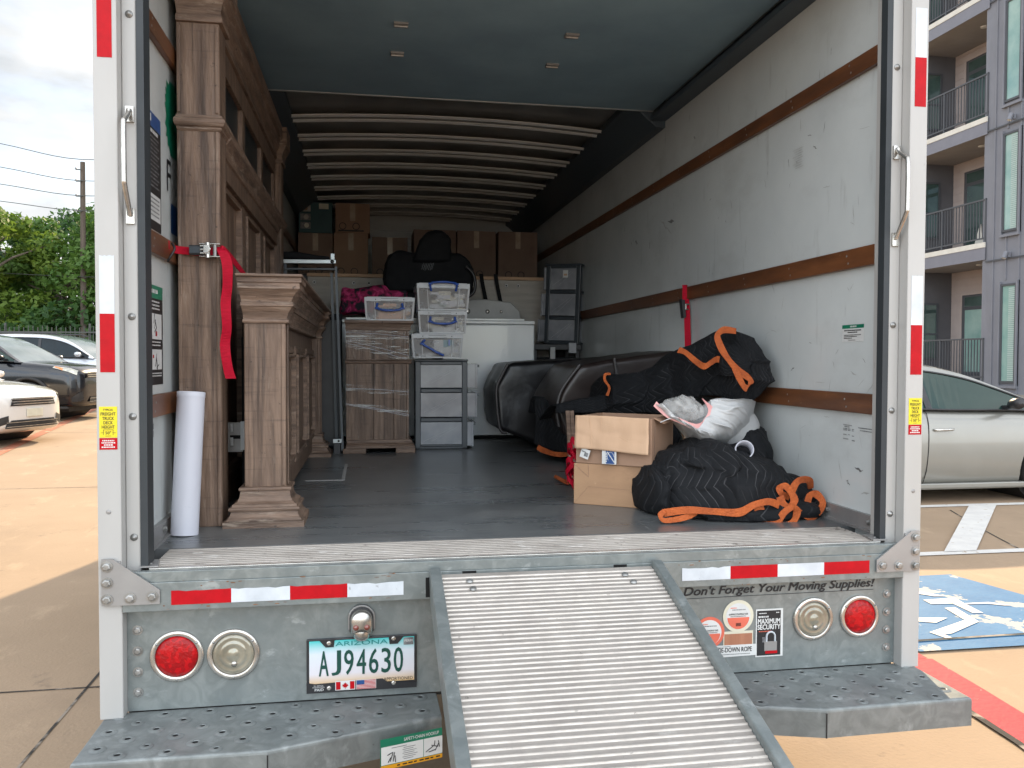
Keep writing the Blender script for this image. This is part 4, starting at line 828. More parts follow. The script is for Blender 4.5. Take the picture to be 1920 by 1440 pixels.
b.tube([(-1.035, .556, 1.812), (-1.035, .556, 1.862)], .009, CHROME, 12); b.tube([(-1.012, .560, 1.814), (-1.012, .560, 1.860)], .006, STEEL, 10)
for z in (1.826, 1.838, 1.850): b.box(-1.058, -1.028, .546, .551, z-.003, z+.003, CHROME)
b.prism([(-1.047, .544, 1.824), (-1.03, .544, 1.828), (-1.022, .544, 1.84), (-1.03, .544, 1.852), (-1.047, .544, 1.854)], (0, .004, 0), CHROME); b.build('ratchet_buckle', S1, bevel=.0015)
b = MB(); b.tube(crv([Vector((-1.135, .50, 1.85)), Vector((-1.125, .49, 1.83)), Vector((-1.138, .48, 1.80)), Vector((-1.145, .49, 1.79))], 5), .004, BLACK, 8); b.build('hook', S1)
# --- ratchet strap on the right wall
S2 = thing('ratchet_strap', (1.135, 1.80, 1.56), 'red ratchet strap hanging from the middle slat of the right wall', 'strap', 'red ratchet straps')
b = MB(); wv = [(.020, -.016, 0)]*2
b.ribbon([(1.15, 1.84, 1.868), (1.141, 1.825, 1.872), (1.137, 1.81, 1.85), (1.136, 1.81, 1.80)], wv, .0025, STRAP); b.ribbon([(1.138, 1.80, 1.80), (1.139, 1.79, 1.76), (1.139, 1.78, 1.70), (1.141, 1.775, 1.6), (1.142, 1.77, 1.5), (1.14, 1.76, 1.35)], [(.026, -.020, 0)]*2, .0025, STRAP); b.build('webbing', S2)
b = MB(); b.prism([(1.100, 1.80, 1.795), (1.118, 1.80, 1.79), (1.126, 1.80, 1.70), (1.112, 1.80, 1.695)], (.004, -.03, 0), BLACK)
for z in (1.768, 1.742): b.tube([(1.118, 1.80, z), (1.146, 1.775, z)], .0045, CHROME, 8)
b.box(1.122, 1.127, 1.76, 1.80, 1.74, 1.77, CHROME); b.build('ratchet_buckle', S2, bevel=.001)
# --- wrapped cabinet
W = thing('wooden_pedestal_cabinet', (-.45, 3, DK), 'weathered wooden cabinet end wrapped in clear stretch film', 'cabinet')
b = MB(); x0, x1, y0, y1 = -.642, -.258, 2.812, 3.3
xs = (x0, -.476, -.352, -.275, x1)
for a_, c_ in zip(xs[:-1], xs[1:]): b.box(a_+.0012, c_-.0012, y0, y0+.02, .975, 1.655, WOOD)
b.box(x0, x1, y0+.0205, y1, .975, 1.655, WOOD); b.build('cabinet_body', W, bevel=.0015)
b = MB(); loft(b, [(1.655, .0), (1.657, .006), (1.672, .008), (1.674, .004), (1.69, .010), (1.698, .018), (1.70, .022), (1.714, .022)], WOODH, x0, x1+.004, y0, y1, .3); b.build('top_moulding', W)
b = MB(); loft(b, [(1.448, 0), (1.450, .008), (1.457, .012), (1.463, .010), (1.465, .006), (1.470, .014), (1.476, .014), (1.478, 0)], WOODH, x0, x1+.004, y0, y1, .3); b.build('waist_moulding', W)
b = MB(); loft(b, [(.932, .030), (.946, .030), (.948, .022), (.956, .024), (.962, .016), (.972, .012), (.980, .010), (.982, 0)], WOODH, x0+.012, x1+.004, y0, y1, .4); b.build('base_moulding', W)
for a_, c_ in ((-.66, -.52), (-.34, -.222)): b = MB(); b.box(a_, c_, y0-.028, y1, DK, .9315, WOODH); b.build('foot', W, bevel=.003)
for k, (za, zb, zc, zd, w_) in enumerate(((1.60, 1.653, 1.56, 1.648, 1), (1.55, 1.62, 1.46, 1.545, 1), (1.28, 1.325, 1.255, 1.29, 1), (1.19, 1.225, 1.12, 1.16, 1))):
    b = MB()
    def ff(u, v, za=za, zb=zb, zc=zc, zd=zd, k=k):
        lo = za+(zc-za)*u; hi = zb+(zd-zb)*u; x = x0-.002+(x1-x0+.004)*u
        return Vector((x, y0-.005-.006*abs(fr((u*4, v*3, k), 2, 3)), lo+(hi-lo)*v+.006*fr((u*6, k, v*2), 1, 2)))
    b.grid(ff, 40, 10, FILM); b.build('stretch_film', W)
b = MB(); b.tube([(x0, y0-.006, 1.608), (-.45, y0-.009, 1.565), (-.3, y0-.007, 1.53), (x1, y0-.005, 1.515)], .0022, FILM, 5)
for z0_, z1_ in ((1.59, 1.50), (1.575, 1.472), (1.64, 1.615), (1.30, 1.275), (1.205, 1.135), (1.20, 1.125)): b.tube([(x0, y0-.004, z0_), (-.45, y0-.007, (z0_+z1_)/2+.004), (x1, y0-.004, z1_)], .0013, TUBEW, 5)
b.build('film_crease', W)
# --- clear storage boxes
def clear_box(x0, x1, y0, d, z0, z1, hmode, label, seed, name='storage_box', yaw=0):
    cx = (x0+x1)/2; w_ = (x1-x0)/2; t = thing(name, (cx, y0, z0), label, 'storage box', 'clear plastic storage boxes')
    o = Vector((cx, y0, z0)); h = z1-z0; lz = h*.80; b = MB()
    def W_(x, y, z): return o+Vector((x, y, z))
    wb, wt = w_*.90, w_*.96
    out = [(-wb, .012, 0), (wb, .012, 0), (wb, d-.01, 0), (-wb, d-.01, 0)]; top = [(-wt, 0, lz), (wt, 0, lz), (wt, d, lz), (-wt, d, lz)]
    ins = [(-wb+.004, .016, .004), (wb-.004, .016, .004), (wb-.004, d-.014, .004), (-wb+.004, d-.014, .004)]
    b.add([W_(*p) for p in out+top], [(3, 2, 1, 0)]+[(j, (j+1) % 4, 4+(j+1) % 4, 4+j) for j in range(4)], BOXCL)
    for sx in (-1, 1):
        b.bar(W_(sx*wb*.62, .008, .008), W_(sx*wt*.62, -.002, lz-.004), (.0025, 0, 0), (0, .003, 0), LIDCL); b.bar(W_(sx*wb, .010, 0), W_(sx*wt, -.003, lz), (.006, 0, 0), (0, .005, 0), LIDCL)
    b.bar(W_(-wb, .008, .004), W_(wb, .008, .004), (0, .004, 0), (0, 0, .004), LIDCL)
    b.build('box_shell', t)
    b = MB(); b.box(o.x-w_, o.x+w_, y0-.006, y0+d+.006, z0+lz, z0+h-.004, LIDCL); b.box(o.x-w_*.9, o.x+w_*.9, y0+.006, y0+d-.006, z0+h-.004, z0+h, LIDCL)
    for sx in (-.4, .4): b.lathe([(.004, 0), (.003, .002), (0, .002)], W_(sx*w_*1.4, -.006, lz+h*.08), (0, -1, 0), TOWER, 8)
    b.bar(W_(-w_*.36, -.008, lz+.004), W_(w_*.36, -.008, lz+.004), (0, .004, 0), (0, 0, .003), BOXCL); b.bar(W_(-w_*.34, -.008, lz+h*.12), W_(w_*.34, -.008, lz+h*.12), (0, .003, 0), (0, 0, .002), TPAN); b.build('box_lid', t, bevel=.003)
    b = MB(); hw = w_*.54; r_ = .0072
    if hmode == 'up': P = [W_(-hw*.85, -.012, lz-.018), W_(-hw*.9, -.02, h-.008), W_(-hw*.5, -.028, h+.001), W_(0, -.03, h+.004), W_(hw*.5, -.028, h+.001), W_(hw*.9, -.02, h-.008), W_(hw*.85, -.012, lz-.018)]
    elif hmode == 'down': P = [W_(-hw*.9, -.010, lz-.012), W_(-hw*.92, -.016, lz-.042), W_(-hw*.5, -.022, lz-.054), W_(0, -.024, lz-.056), W_(hw*.5, -.022, lz-.054), W_(hw*.92, -.016, lz-.042), W_(hw*.9, -.010, lz-.012)]
    else: P = [W_(-hw*.9, -.010, lz-.012), W_(-hw*1.08, -.018, lz-.035), W_(-hw*.5, -.022, lz-.065), W_(0, -.024, lz-.09), W_(hw*.45, -.02, lz-.108)]
    b.tube(crv(P, 5), r_, HBLUE, 8)
    for q in (P[1], P[-2]): b.tube([q+Vector((-.014, -.002, 0)), q+Vector((.014, -.002, 0))], .0058, HBLUE, 8)
    if hmode == 'broken': b.box(o.x+hw*.78, o.x+hw*.9, y0-.016, y0-.008, z0+lz-.045, z0+lz-.008, HBLUE)
    b.build('handle', t)
    # loose papers inside: uncountable bits
    rnd = random.Random(seed); b = MB(); cols = [PAPER, WHT, TUBEW, PAPER, CREAM, GREYP]+([mat('peach_packet', (.72, .42, .26), .6), CARDL] if seed == 1 else [mat('teal_packet', (.12, .36, .42), .5)] if seed == 4 else [CREAM])
    for i in range(15):
        x = rnd.uniform(-wb*.8, wb*.6); ww = rnd.uniform(.03, .10); z = .006+i*lz*.05; hh = rnd.uniform(.01, .03); yy = rnd.uniform(.02, .05); x2 = min(x+ww, wb-.008)
        if z+hh > lz-.004: continue
        b.box(o.x+x, o.x+x2, y0+yy, y0+d-.03, z0+z, z0+z+hh, rnd.choice(cols))
    if seed == 1: b.box(o.x-.07, o.x+.07, y0+.017, y0+.020, z0+.006, z0+.052, _mats['peach_packet']); blocktext(b, o.x-.04, o.x+.04, z0+.03, .012, y0+.0165, CARDL, 2)
    if seed == 4: b.box(o.x-.02, o.x+.11, y0+.017, y0+.020, z0+.03, z0+lz-.008, PAPER); b.box(o.x+.04, o.x+.105, y0+.0155, y0+.0168, z0+.07, z0+lz-.01, _mats['teal_packet'])
    if seed == 2: b.text('Box', (o.x, y0+.0165, z0+.035), (1, 0, 0), (0, 0, 1), .045, .022, GREEN)
    if seed == 3: b.box(o.x-.06, o.x+.08, y0+.017, y0+.02, z0+.008, z0+.04, PAPER)
    pp = b.build('paper_packets', loc=o); tag(pp, ('peach and white packets filling the clear box on the wrapped wooden cabinet', 'pale packets inside the topmost clear storage box of the stack', 'white papers inside the middle clear storage box of the stack', 'white and teal papers inside the lowest clear storage box of the stack')[seed-1], 'papers', None, 'stuff')
    return t
clear_box(-.530, -.222, 2.83, .34, 1.7155, 1.862, 'down', 'clear storage box with peach contents on top of the wrapped wooden cabinet', 1)
clear_box(-.205, .133, 2.93, .36, 1.789, 1.962, 'up', 'topmost clear storage box of the stack, blue handle folded up', 2)
clear_box(-.197, .115, 2.93, .36, 1.642, 1.788, 'down', 'middle clear storage box of the stack with blue handle hanging down', 3)
clear_box(-.240, .086, 2.90, .40, 1.4855, 1.641, 'broken', 'lowest clear storage box of the stack, its blue handle hanging crooked', 4)
# --- drawer towers: panels in a frame, drawers opening to one side
def tower(loc, w_, d, h, n, yaw, dr_dir, outs, label, tilt=0):
    t = thing('drawer_tower', (0, 0, 0), label, 'drawer unit', 'grey plastic drawer towers'); p_ = .035
    b = MB()
    for x in (-w_/2, w_/2-p_):
        for y in (0, d-p_): b.box(x, x+p_, y, y+p_, 0, h, TOWER)
    b.box(-w_/2-.004, w_/2+.004, -.004, d+.004, h, h+.014, TOWER); b.box(-w_/2, w_/2, 0, d, 0, .016, TOWER)
    for k in range(1, n): z = h*k/n; b.box(-w_/2+p_, w_/2-p_, .001, d-.001, z-.013, z+.013, TOWER); b.box(-w_/2+.001, w_/2-.001, p_, d-p_, z-.010, z+.010, TOWER)
    b.box(-w_/2+p_, w_/2-p_, .001, .02, .016, .030, TOWER); b.box(-w_/2+p_, w_/2-p_, .001, .02, h-.022, h, TOWER)
    b.build('tower_frame', t, bevel=.004)
    for k in range(n):
        z0 = h*k/n+.019; z1 = h*(k+1)/n-.016; e = outs[k]; b = MB(); s = dr_dir
        xi, xo = s*(-w_/2+.03), s*(w_/2+e)
        X = sorted((xi, xo)); b.box(X[0], X[1], .012, d-.012, z0, z1, TPAN)
        X = sorted((s*(w_/2+e), s*(w_/2+e+.010))); b.box(X[0], X[1], .002, d-.002, z0-.004, z1+.002, TPAN)
        X = sorted((s*(w_/2+e+.010), s*(w_/2+e+.026))); b.box(X[0], X[1], .05, d-.05, z1-.022, z1-.004, TOWER)
        for i in range(2): b.bar((-w_/2+p_+.02+i*.05, .0105, z0+.03), (w_/2-p_-.05+i*.02, .0105, z1-.03), (0, 0, .0006), (0, .0006, 0), LIDCL)
        b.build('drawer', t, bevel=.004)
    t.location = loc; t.rotation_euler = (0, tilt, yaw); return t
tw = tower((-.043, 2.985, DK), .335, .38, .564, 3, R(-2), 1, (.030, .052, .055), 'grey drawer tower on the floor under the clear boxes')
TS = thing('black_stand', (.98, 4.2, DK), 'black stand with pale clamp holding up the upper grey drawer tower', 'stand')
b = MB(); b.box(.74, 1.14, 3.98, 4.4, 1.555, 1.60, BLACK)
for x, y in ((.76, 4.0), (1.10, 4.0), (.76, 4.36), (1.10, 4.36)): b.box(x, x+.03, y, y+.03, DK, 1.555, BLACK)
b.box(.76, 1.12, 4.1, 4.38, DK+.1, 1.5, CHAIRB); b.build('stand_frame', TS, bevel=.004)
b = MB(); p = at(1072, 655, y=3.96); b.box(p.x-.03, p.x+.03, 3.93, 3.97, p.z-.03, p.z+.05, TPAN); b.build('clamp', TS, bevel=.003); b = MB(); q = at(1036, 658, y=3.96); b.box(q.x-.02, q.x+.02, 3.95, 3.965, q.z-.09, q.z+.03, WASHG); b.build('clamp', TS, bevel=.003)
tw2 = tower((.985, 4.03, 1.602), .29, .30, .615, 3, R(-36), -1, (.05, .03, .012), 'upper grey drawer tower with price sticker beside the right wall', R(2))
b = MB(); b.box(.0, .042, -.006, -.0045, .52, .578, PAPER); b.box(.008, .034, -.0068, -.006, .535, .55, CARDL); b.build('price_sticker', tw2)
# --- washer and dryer
def appliance(x0, x1, y0, label, cat, name, lidw):
    t = thing(name, ((x0+x1)/2, y0, DK), label, cat); z1 = 1.762; b = MB()
    b.box(x0, x1, y0, y0+.66, DK+.022, z1-.028, WASH); b.box(x0+.01, x1-.01, y0+.012, y0+.64, DK, DK+.022, HOLE); b.build('appliance_body', t, bevel=.012, seg=4)
    b = MB(); b.box(x0-.002, x1+.002, y0-.004, y0+.66, z1-.026, z1, WASH); b.build('top_panel', t, bevel=.008, seg=3)
    b = MB(); b.box(x0+.07, x1-.07, y0+.03, y0+.46, z1+.001, z1+.016, WASH); b.bar(((x0+x1)/2-.09, y0+.045, z1+.017), ((x0+x1)/2+.09, y0+.045, z1+.017), (0, .012, 0), (0, 0, .003), WASHG); b.build('lid', t, bevel=.006)
    b = MB(); xc = (x0+x1)/2; P = [(x0+.02, z1), (x0+.02, z1+.13), (x0+.05, z1+.165), (xc, z1+.195), (x1-.09, z1+.17), (x1-.02, z1+.10), (x1-.01, z1)]
    b.prism([(x, y0+.50, z) for x, z in P], (0, .14, 0), WASHG); c_ = b.build('control_console', t, bevel=.008)
    for dx, r_ in ((-.10, .024), (.06, .017), (.17, .012)): b = MB(); b.lathe([(r_, 0), (r_, .004), (r_*.7, .006), (r_*.66, .02), (r_*.5, .022), (0, .022)], (xc+dx, y0+.50, z1+.095), (0, -1, 0), CHROME, 20); b.build('dial', c_)
    return t
appliance(.020, .700, 3.655, 'white top loading washing machine with control console behind the drawer tower', 'washing machine', 'washing_machine', 1)
appliance(-.735, -.045, 3.70, 'white clothes dryer behind the wrapped wooden cabinet', 'dryer', 'clothes_dryer', 1)
# --- whitewashed board
b = MB(); b.box(-.98, .985, 4.45, 4.49, DK, 2.135, WWASH); WB = b.build('whitewashed_board', loc=(0, 4.47, DK), bevel=.004); tag(WB, 'long whitewashed wooden board standing behind the washer and dryer', 'board')
b = MB(); b.box(-.985, .99, 4.435, 4.50, 2.136, 2.162, CARDL); b.build('top_rail', WB, bevel=.003)
each('screw_hole', WB, lambda b, x: (b.lathe([(.014, 0), (.012, .003), (.007, .003), (.006, .0)], (x, 4.45, 2.09), (0, -1, 0), PAPER, 14), b.lathe([(.0062, .0005), (0, .0005)], (x, 4.45, 2.09), (0, -1, 0), HOLE, 12)), (-.93, -.62, -.50, .34, .62, .72))
for x, lab in ((.415, 'left'), (.535, 'right')):
    b = MB(); b.ribbon([(x-.01, 4.42, 2.18), (x, 4.41, 2.10), (x+.02, 4.405, 2.0), (x+.035, 4.41, 1.93)], (.032, 0, 0), .004, CHAIRB)
    o = b.build('black_strap', loc=(x, 4.42, 2.0)); tag(o, lab+' one of two black straps hanging over the whitewashed board', 'strap', 'black straps')
# --- metal frame behind the bar
MF = thing('folding_bed_frame', (-.84, 2.8, DK), 'dark folded metal frame with silver top edge behind the wooden bar', 'bed frame')
a = at(528, 490, y=2.86); c = at(630, 491, y=2.86)
b = MB(); b.bar(a, c, (0, .012, 0), (0, 0, .0115), SILV); b.bar(a-Vector((0, 0, .045)), c-Vector((0, 0, .045)), (0, .010, 0), (0, 0, .006), TOWER); b.box(c.x-.032, c.x-.008, 2.85, 2.87, c.z+.012, c.z+.05, SILV); b.lathe([(.012, 0), (.010, .004), (0, .005)], (c.x-.022, 2.848, c.z), (0, -1, 0), BLACK, 14); b.build('top_bar', MF, bevel=.002)
e = at(647, 838, y=2.80); b = MB(); b.bar((c.x, 2.85, c.z-.03), (e.x-.015, 2.805, DK+.02), (.007, 0, 0), (0, .007, 0), TOWER); b.bar((a.x+.02, 2.87, c.z), (a.x+.02, 2.86, DK), (.01, 0, 0), (0, .01, 0), TOWER); b.bar((c.x-.03, 2.93, c.z-.06), (c.x-.0, 2.92, DK), (.008, 0, 0), (0, .008, 0), TOWER); b.build('upright_tube', MF)
q = at(635, 827, y=2.78); b = MB(); b.box(q.x-.034, q.x+.018, 2.78, 2.80, q.z-.012, q.z+.012, SILV); b.lathe([(.007, 0), (0, .002)], (q.x, 2.78, q.z), (0, -1, 0), HOLE, 12); b.box(q.x-.03, q.x+.01, 2.785, 2.86, DK, q.z-.013, BLACK); b.build('foot_block', MF, bevel=.002)
b = MB(); b.box(-.96, -.668, 2.96, 3.02, DK, 1.76, CHAIRB); b.box(-.955, -.675, 2.952, 2.96, DK+.03, 1.72, BLACK); b.box(-.70, -.69, 2.945, 2.952, DK+.04, 1.70, TOWER); b.build('folded_panel', MF, bevel=.003)
b = MB(); p = at(575, 478, y=2.9); b.prism([(a.x+.0, 2.84, a.z+.013), (c.x-.035, 2.84, a.z+.013), (c.x-.035, 2.84, a.z+.038), (a.x+.2, 2.84, a.z+.042), (a.x+.1, 2.84, a.z+.06), (a.x, 2.84, a.z+.062)], (0, .3, 0), CHAIRB)
o = soft(b.build('black_cushion', loc=(-.86, 2.95, 2.08)), .012, 2, 1, .01, .1); tag(o, 'flat black cushion on top of the folded metal frame', 'cushion')
# --- office chair
OC = thing('office_chair', (-.05, 3.8, 1.78), 'black high backed office chair lying on top of the appliances', 'chair')
def pxp(pts, y): return [at(px, py, y=y) for px, py in pts]
b = MB(); b.prism(pxp([(719, 515), (721, 488), (736, 472), (765, 471), (800, 476), (840, 476), (868, 476), (881, 486), (890, 515), (888, 548), (721, 548)], 3.72), (0, .12, 0), CHAIRB); soft(b.build('backrest', OC), .035, 4, 2, .05, .12)
b = MB(); b.prism(pxp([(772, 492), (786, 450), (796, 435), (815, 431), (834, 434), (847, 446), (850, 492)], 3.70), (0, .10, 0), CHAIRB); soft(b.build('headrest', OC), .03, 4, 2, .035, .1)
b = MB(); b.box(-.34, .20, 3.74, 4.2, 1.784, 1.98, CHAIRB); soft(b.build('seat', OC), .05, 4, 2, .02, .15)
b = MB(); b.tube(crv(pxp([(874, 500), (886, 512), (891, 530), (888, 548), (878, 556)], 3.68), 5), .012, BLACK, 8); b.build('armrest', OC)
b = MB(); p = at(805, 500, y=3.715)
for i in range(7): b.bar((p.x-.055+i*.012, 3.712, p.z-.02-.004*(i % 3)), (p.x-.04+i*.012, 3.712, p.z+.03-.006*(i % 2)), (.0014, 0, 0), (0, .001, 0), TOWER)
b.build('stitched_patch', OC)
# --- floral bag
b = MB(); b.prism(pxp([(636, 588), (640, 535), (655, 540), (700, 536), (755, 531), (764, 545), (760, 588)], 3.72), (0, .28, 0), MAGEN)
o = soft(b.build('floral_bag', loc=(-.5, 3.8, 1.77)), .04, 3, 2, .035, .12); tag(o, 'magenta floral cloth bag lying on the dryer', 'bag')
# --- attic cartons
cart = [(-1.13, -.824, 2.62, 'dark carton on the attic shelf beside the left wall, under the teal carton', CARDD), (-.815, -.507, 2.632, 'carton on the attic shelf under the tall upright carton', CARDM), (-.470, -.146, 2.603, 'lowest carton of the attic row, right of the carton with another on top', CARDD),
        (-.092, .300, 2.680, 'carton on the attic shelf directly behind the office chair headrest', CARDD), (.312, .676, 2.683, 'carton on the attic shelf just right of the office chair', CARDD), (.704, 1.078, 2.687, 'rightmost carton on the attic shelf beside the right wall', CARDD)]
def carton(x0, x1, y0, d, z0, z1, m, label, seed):
    t = thing('cardboard_box', ((x0+x1)/2, y0, z0), label, 'cardboard box', 'cartons on the attic shelf'); b = MB(); b.box(x0, x1, y0, y0+d, z0, z1, m); o = b.build('carton', t, bevel=.004)
    xm = (x0+x1)/2; b = MB(); b.box(xm-.024, xm+.024, y0-.001, y0-.0003, z1-.16, z1-.003, TAPEM); b.build('packing_tape', t)
    b = MB()
    for q in (-.09, .03): b.tube([(xm+q+.03*math.cos(a*math.pi/8), y0-.001, z0+.06+.03*math.sin(a*math.pi/8)) for a in range(16)], .003, INK, 4, closed=True)
    b.box(xm-.13, xm+.10, y0-.0012, y0-.0003, z0+.012, z0+.026, INK); b.build('box_print', t)
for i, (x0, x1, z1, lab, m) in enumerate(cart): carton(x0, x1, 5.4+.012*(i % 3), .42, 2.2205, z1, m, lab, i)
carton(-.80, -.49, 5.44, .34, 2.636, 2.905, CARDM, 'tall upright carton standing on another carton under the roof bows', 9)
TC = thing('teal_carton', (-.98, 5.42, 2.624), 'teal printed carton with pale pictures under the roof at the left', 'carton')
b = MB(); b.box(-1.125, -.828, 5.42, 5.7, 2.624, 2.90, TEAL); b.build('carton', TC, bevel=.003)
b = MB()
for i, z in enumerate((2.845, 2.765, 2.69)): c_ = (-1.065, 5.4185, z); b.box(-1.11, -1.02, 5.4188, 5.4196, z-.03, z+.03, GREYP if i else WWASH); b.lathe([(.022, 0), (0, .0005)], (c_[0]+.005*i, 5.4185, z), (0, -1, 0), (CARDM, WWASH, CREAM)[i], 14)
b.box(-.945, -.86, 5.417, 5.419, 2.84, 2.89, CREAM); b.build('box_print', TC)

# --- leather sofa
SF = thing('leather_sofa', (.85, 2.7, DK), 'dark leather sofa pieces lying along the right wall half under a blanket', 'sofa')
def pad(name, pts, y0, dy, m, disp=.03, pip=()):
    b = MB(); b.prism(pxp(pts, y0), (0, dy, 0), m); o = soft(b.build(name, SF), .035, 4, 2, disp, .16)
    for path in pip:
        b = MB(); b.tube(crv([p+Vector((0, -.004, 0)) for p in pxp(path, y0)], 5), .0085, PIPING, 8); b.build('piping', o)
    return o
pad('arm_cushion', [(929, 728), (953, 682), (990, 677), (1080, 674), (1180, 668), (1200, 668), (1200, 850), (1062, 856), (1040, 852), (985, 822), (936, 806)], 2.9, .62, LEATHB, .03, ([(952, 682), (941, 703), (931, 727), (932, 765), (938, 805), (950, 812)],))
pad('seat_cushion', [(1043, 772), (1047, 742), (1087, 685), (1140, 674), (1220, 664), (1275, 655), (1295, 720), (1290, 800), (1180, 840), (1060, 820)], 2.02, .72, LEATH, .022, ([(1087, 684), (1068, 708), (1050, 737), (1044, 770), (1048, 800)], [(1151, 671), (1154, 690), (1157, 706)]))
b = MB(); b.box(.62, 1.14, 2.15, 3.5, DK+.03, 1.05, CHAIRB); b.build('sofa_base', SF, bevel=.02)

# --- blankets
def drape(cols, m, bulge, back, nu, nv, amp, uvs, name, par=None, seed=0):
    tops = crv([at(c_[0], c_[1], y=c_[3]) for c_ in cols], 1); C_ = []
    for px, pt, pb, y in cols: C_.append((at(px, pt, y=y+.03), at(px, pb, y=y)))
    k = len(C_)
    def f(u, v):
        s_ = u*(k-1); i = min(int(s_), k-2); t = s_-i; t = t*t*(3-2*t)
        tp = C_[i][0].lerp(C_[i+1][0], t); bt = C_[i][1].lerp(C_[i+1][1], t); h = (tp.z-bt.z)
        if v < .62:
            q = v/.62; p = bt.lerp(tp, q); p = p+Vector((0, -bulge*math.sin(math.pi*(q*.9+.05))*min(1, h/.15), 0))
        else:
            q = (v-.62)/.38; p = tp+Vector((0, back*q, -.10*q*q))
        fold = fr((p.x*5+seed, p.z*3.2+p.x*2, p.y*5), 1.3, 3)*amp+abs(fr((p.x*9+p.z*7, p.z*5+seed, 4), 1, 2))*amp*.9
        crs = (1-abs(math.sin(p.x*13-p.z*17+4*fr((p.x*3, p.y*3, p.z*3+seed), 1, 2))))**3*amp*1.1
        return p+Vector((fold*.25, -(fold+crs)*(1 if v < .62 else .3), fold*.35))
    b = MB(); b.grid(f, nu, nv, m, uvs=uvs); o = b.build(name, par, None if par else C_[k//2][1])
    s = o.modifiers.new('thick', 'SOLIDIFY'); s.thickness = .009; s.offset = -1
    return o, f
cols = [(1044, 757, 772, 1.80), (1090, 749, 773, 1.74), (1132, 742, 775, 1.68), (1142, 703, 776, 1.64), (1200, 698, 775, 1.50), (1250, 681, 772, 1.34), (1275, 657, 752, 1.24), (1310, 645, 742, 1.14), (1340, 629, 746, 1.05), (1358, 619, 764, .99), (1380, 621, 778, .93), (1405, 632, 756, .88), (1426, 655, 738, .84), (1437, 690, 722, .82)]
BL1 = thing('moving_blanket', (.9, 1.2, 1.2), 'black quilted moving blanket with orange binding thrown over the leather sofa', 'blanket', 'black moving blankets with orange binding')
o, f1 = drape(cols, BLANK, .07, .42, 110, 40, .030, (1.5, .9), 'blanket_cloth', BL1)
def band(par, pts, yy, wd, wide=None, name='orange_binding', th=.005, sub=6):
    P = [at(px+1.2*math.sin(i*5.1), py+1.2*math.sin(i*3.7), y=(yy[i] if isinstance(yy, (list, tuple)) else yy)) for i, (px, py) in enumerate(pts)]
    W_ = []
    for i in range(len(P)):
        t = (P[min(i+1, len(P)-1)]-P[max(i-1, 0)]).normalized(); v = t.cross(Vector((-.3, -.9, .1))).normalized()
        if wide and wide[i]: v = (v+Vector(wide[i])).normalized()
        W_.append(v*wd*(.86+.12*math.sin(i*2.3+len(pts))))
    for i in range(1, len(W_)):
        if W_[i].dot(W_[i-1]) < 0: W_[i] = -W_[i]
    b = MB(); b.ribbon(P, W_, th, TRIM, sub); b.build(name, par, bevel=.0015)
band(BL1, [(1272, 656), (1287, 662), (1305, 676), (1320, 688), (1332, 679), (1345, 674), (1362, 680), (1376, 686)], [1.13, 1.10, 1.05, 1.0, .99, .97, .94, .92], .030)
band(BL1, [(1380, 621), (1360, 619), (1348, 624), (1345, 636), (1353, 655), (1366, 675), (1384, 694), (1402, 706), (1408, 718), (1398, 727), (1388, 715), (1378, 690)], [.90, .90, .89, .88, .87, .86, .85, .83, .82, .82, .83, .85], .030)
band(BL1, [(1145, 701), (1136, 703), (1135, 712), (1142, 728), (1137, 741)], 1.60, .016)
b = MB()       # folded crown of the blanket, standing up beside the wall
def crown(u, v):
    a = math.pi*(u-.5)*1.04; c0 = at(1392, 690, y=.93); rad = (.125+.012*math.sin(u*9))*math.sin(math.pi*min(.98, .05+v*.93))**.7
    p = c0+Vector((math.sin(a*1.0)*rad*.78+.01, -.09+.30*v, math.cos(a)*rad*1.25-.02))
    k_ = fr((p.x*7, p.y*5, p.z*6), 1.4, 3)*.022; return p+Vector((k_, -k_, k_*.5))
b.grid(crown, 48, 24, BLANK, uvs=(.8, .6)); b.build('blanket_fold', BL1)
# skirt of the same blanket hanging in front of the sofa
cols2 = [(1000, 742, 832, 2.36), (1020, 745, 842, 2.30), (1045, 765, 848, 2.16), (1075, 770, 845, 1.98), (1120, 772, 850, 1.86), (1200, 772, 860, 1.6), (1260, 768, 850, 1.35)]
drape(cols2, BLANK, .05, .12, 50, 24, .022, (.8, .6), 'blanket_skirt', BL1, 3)
band(BL1, [(1008, 838), (1020, 845), (1040, 850), (1055, 853), (1070, 846), (1080, 838)], [2.30, 2.26, 2.16, 2.10, 2.0, 1.92], .034)
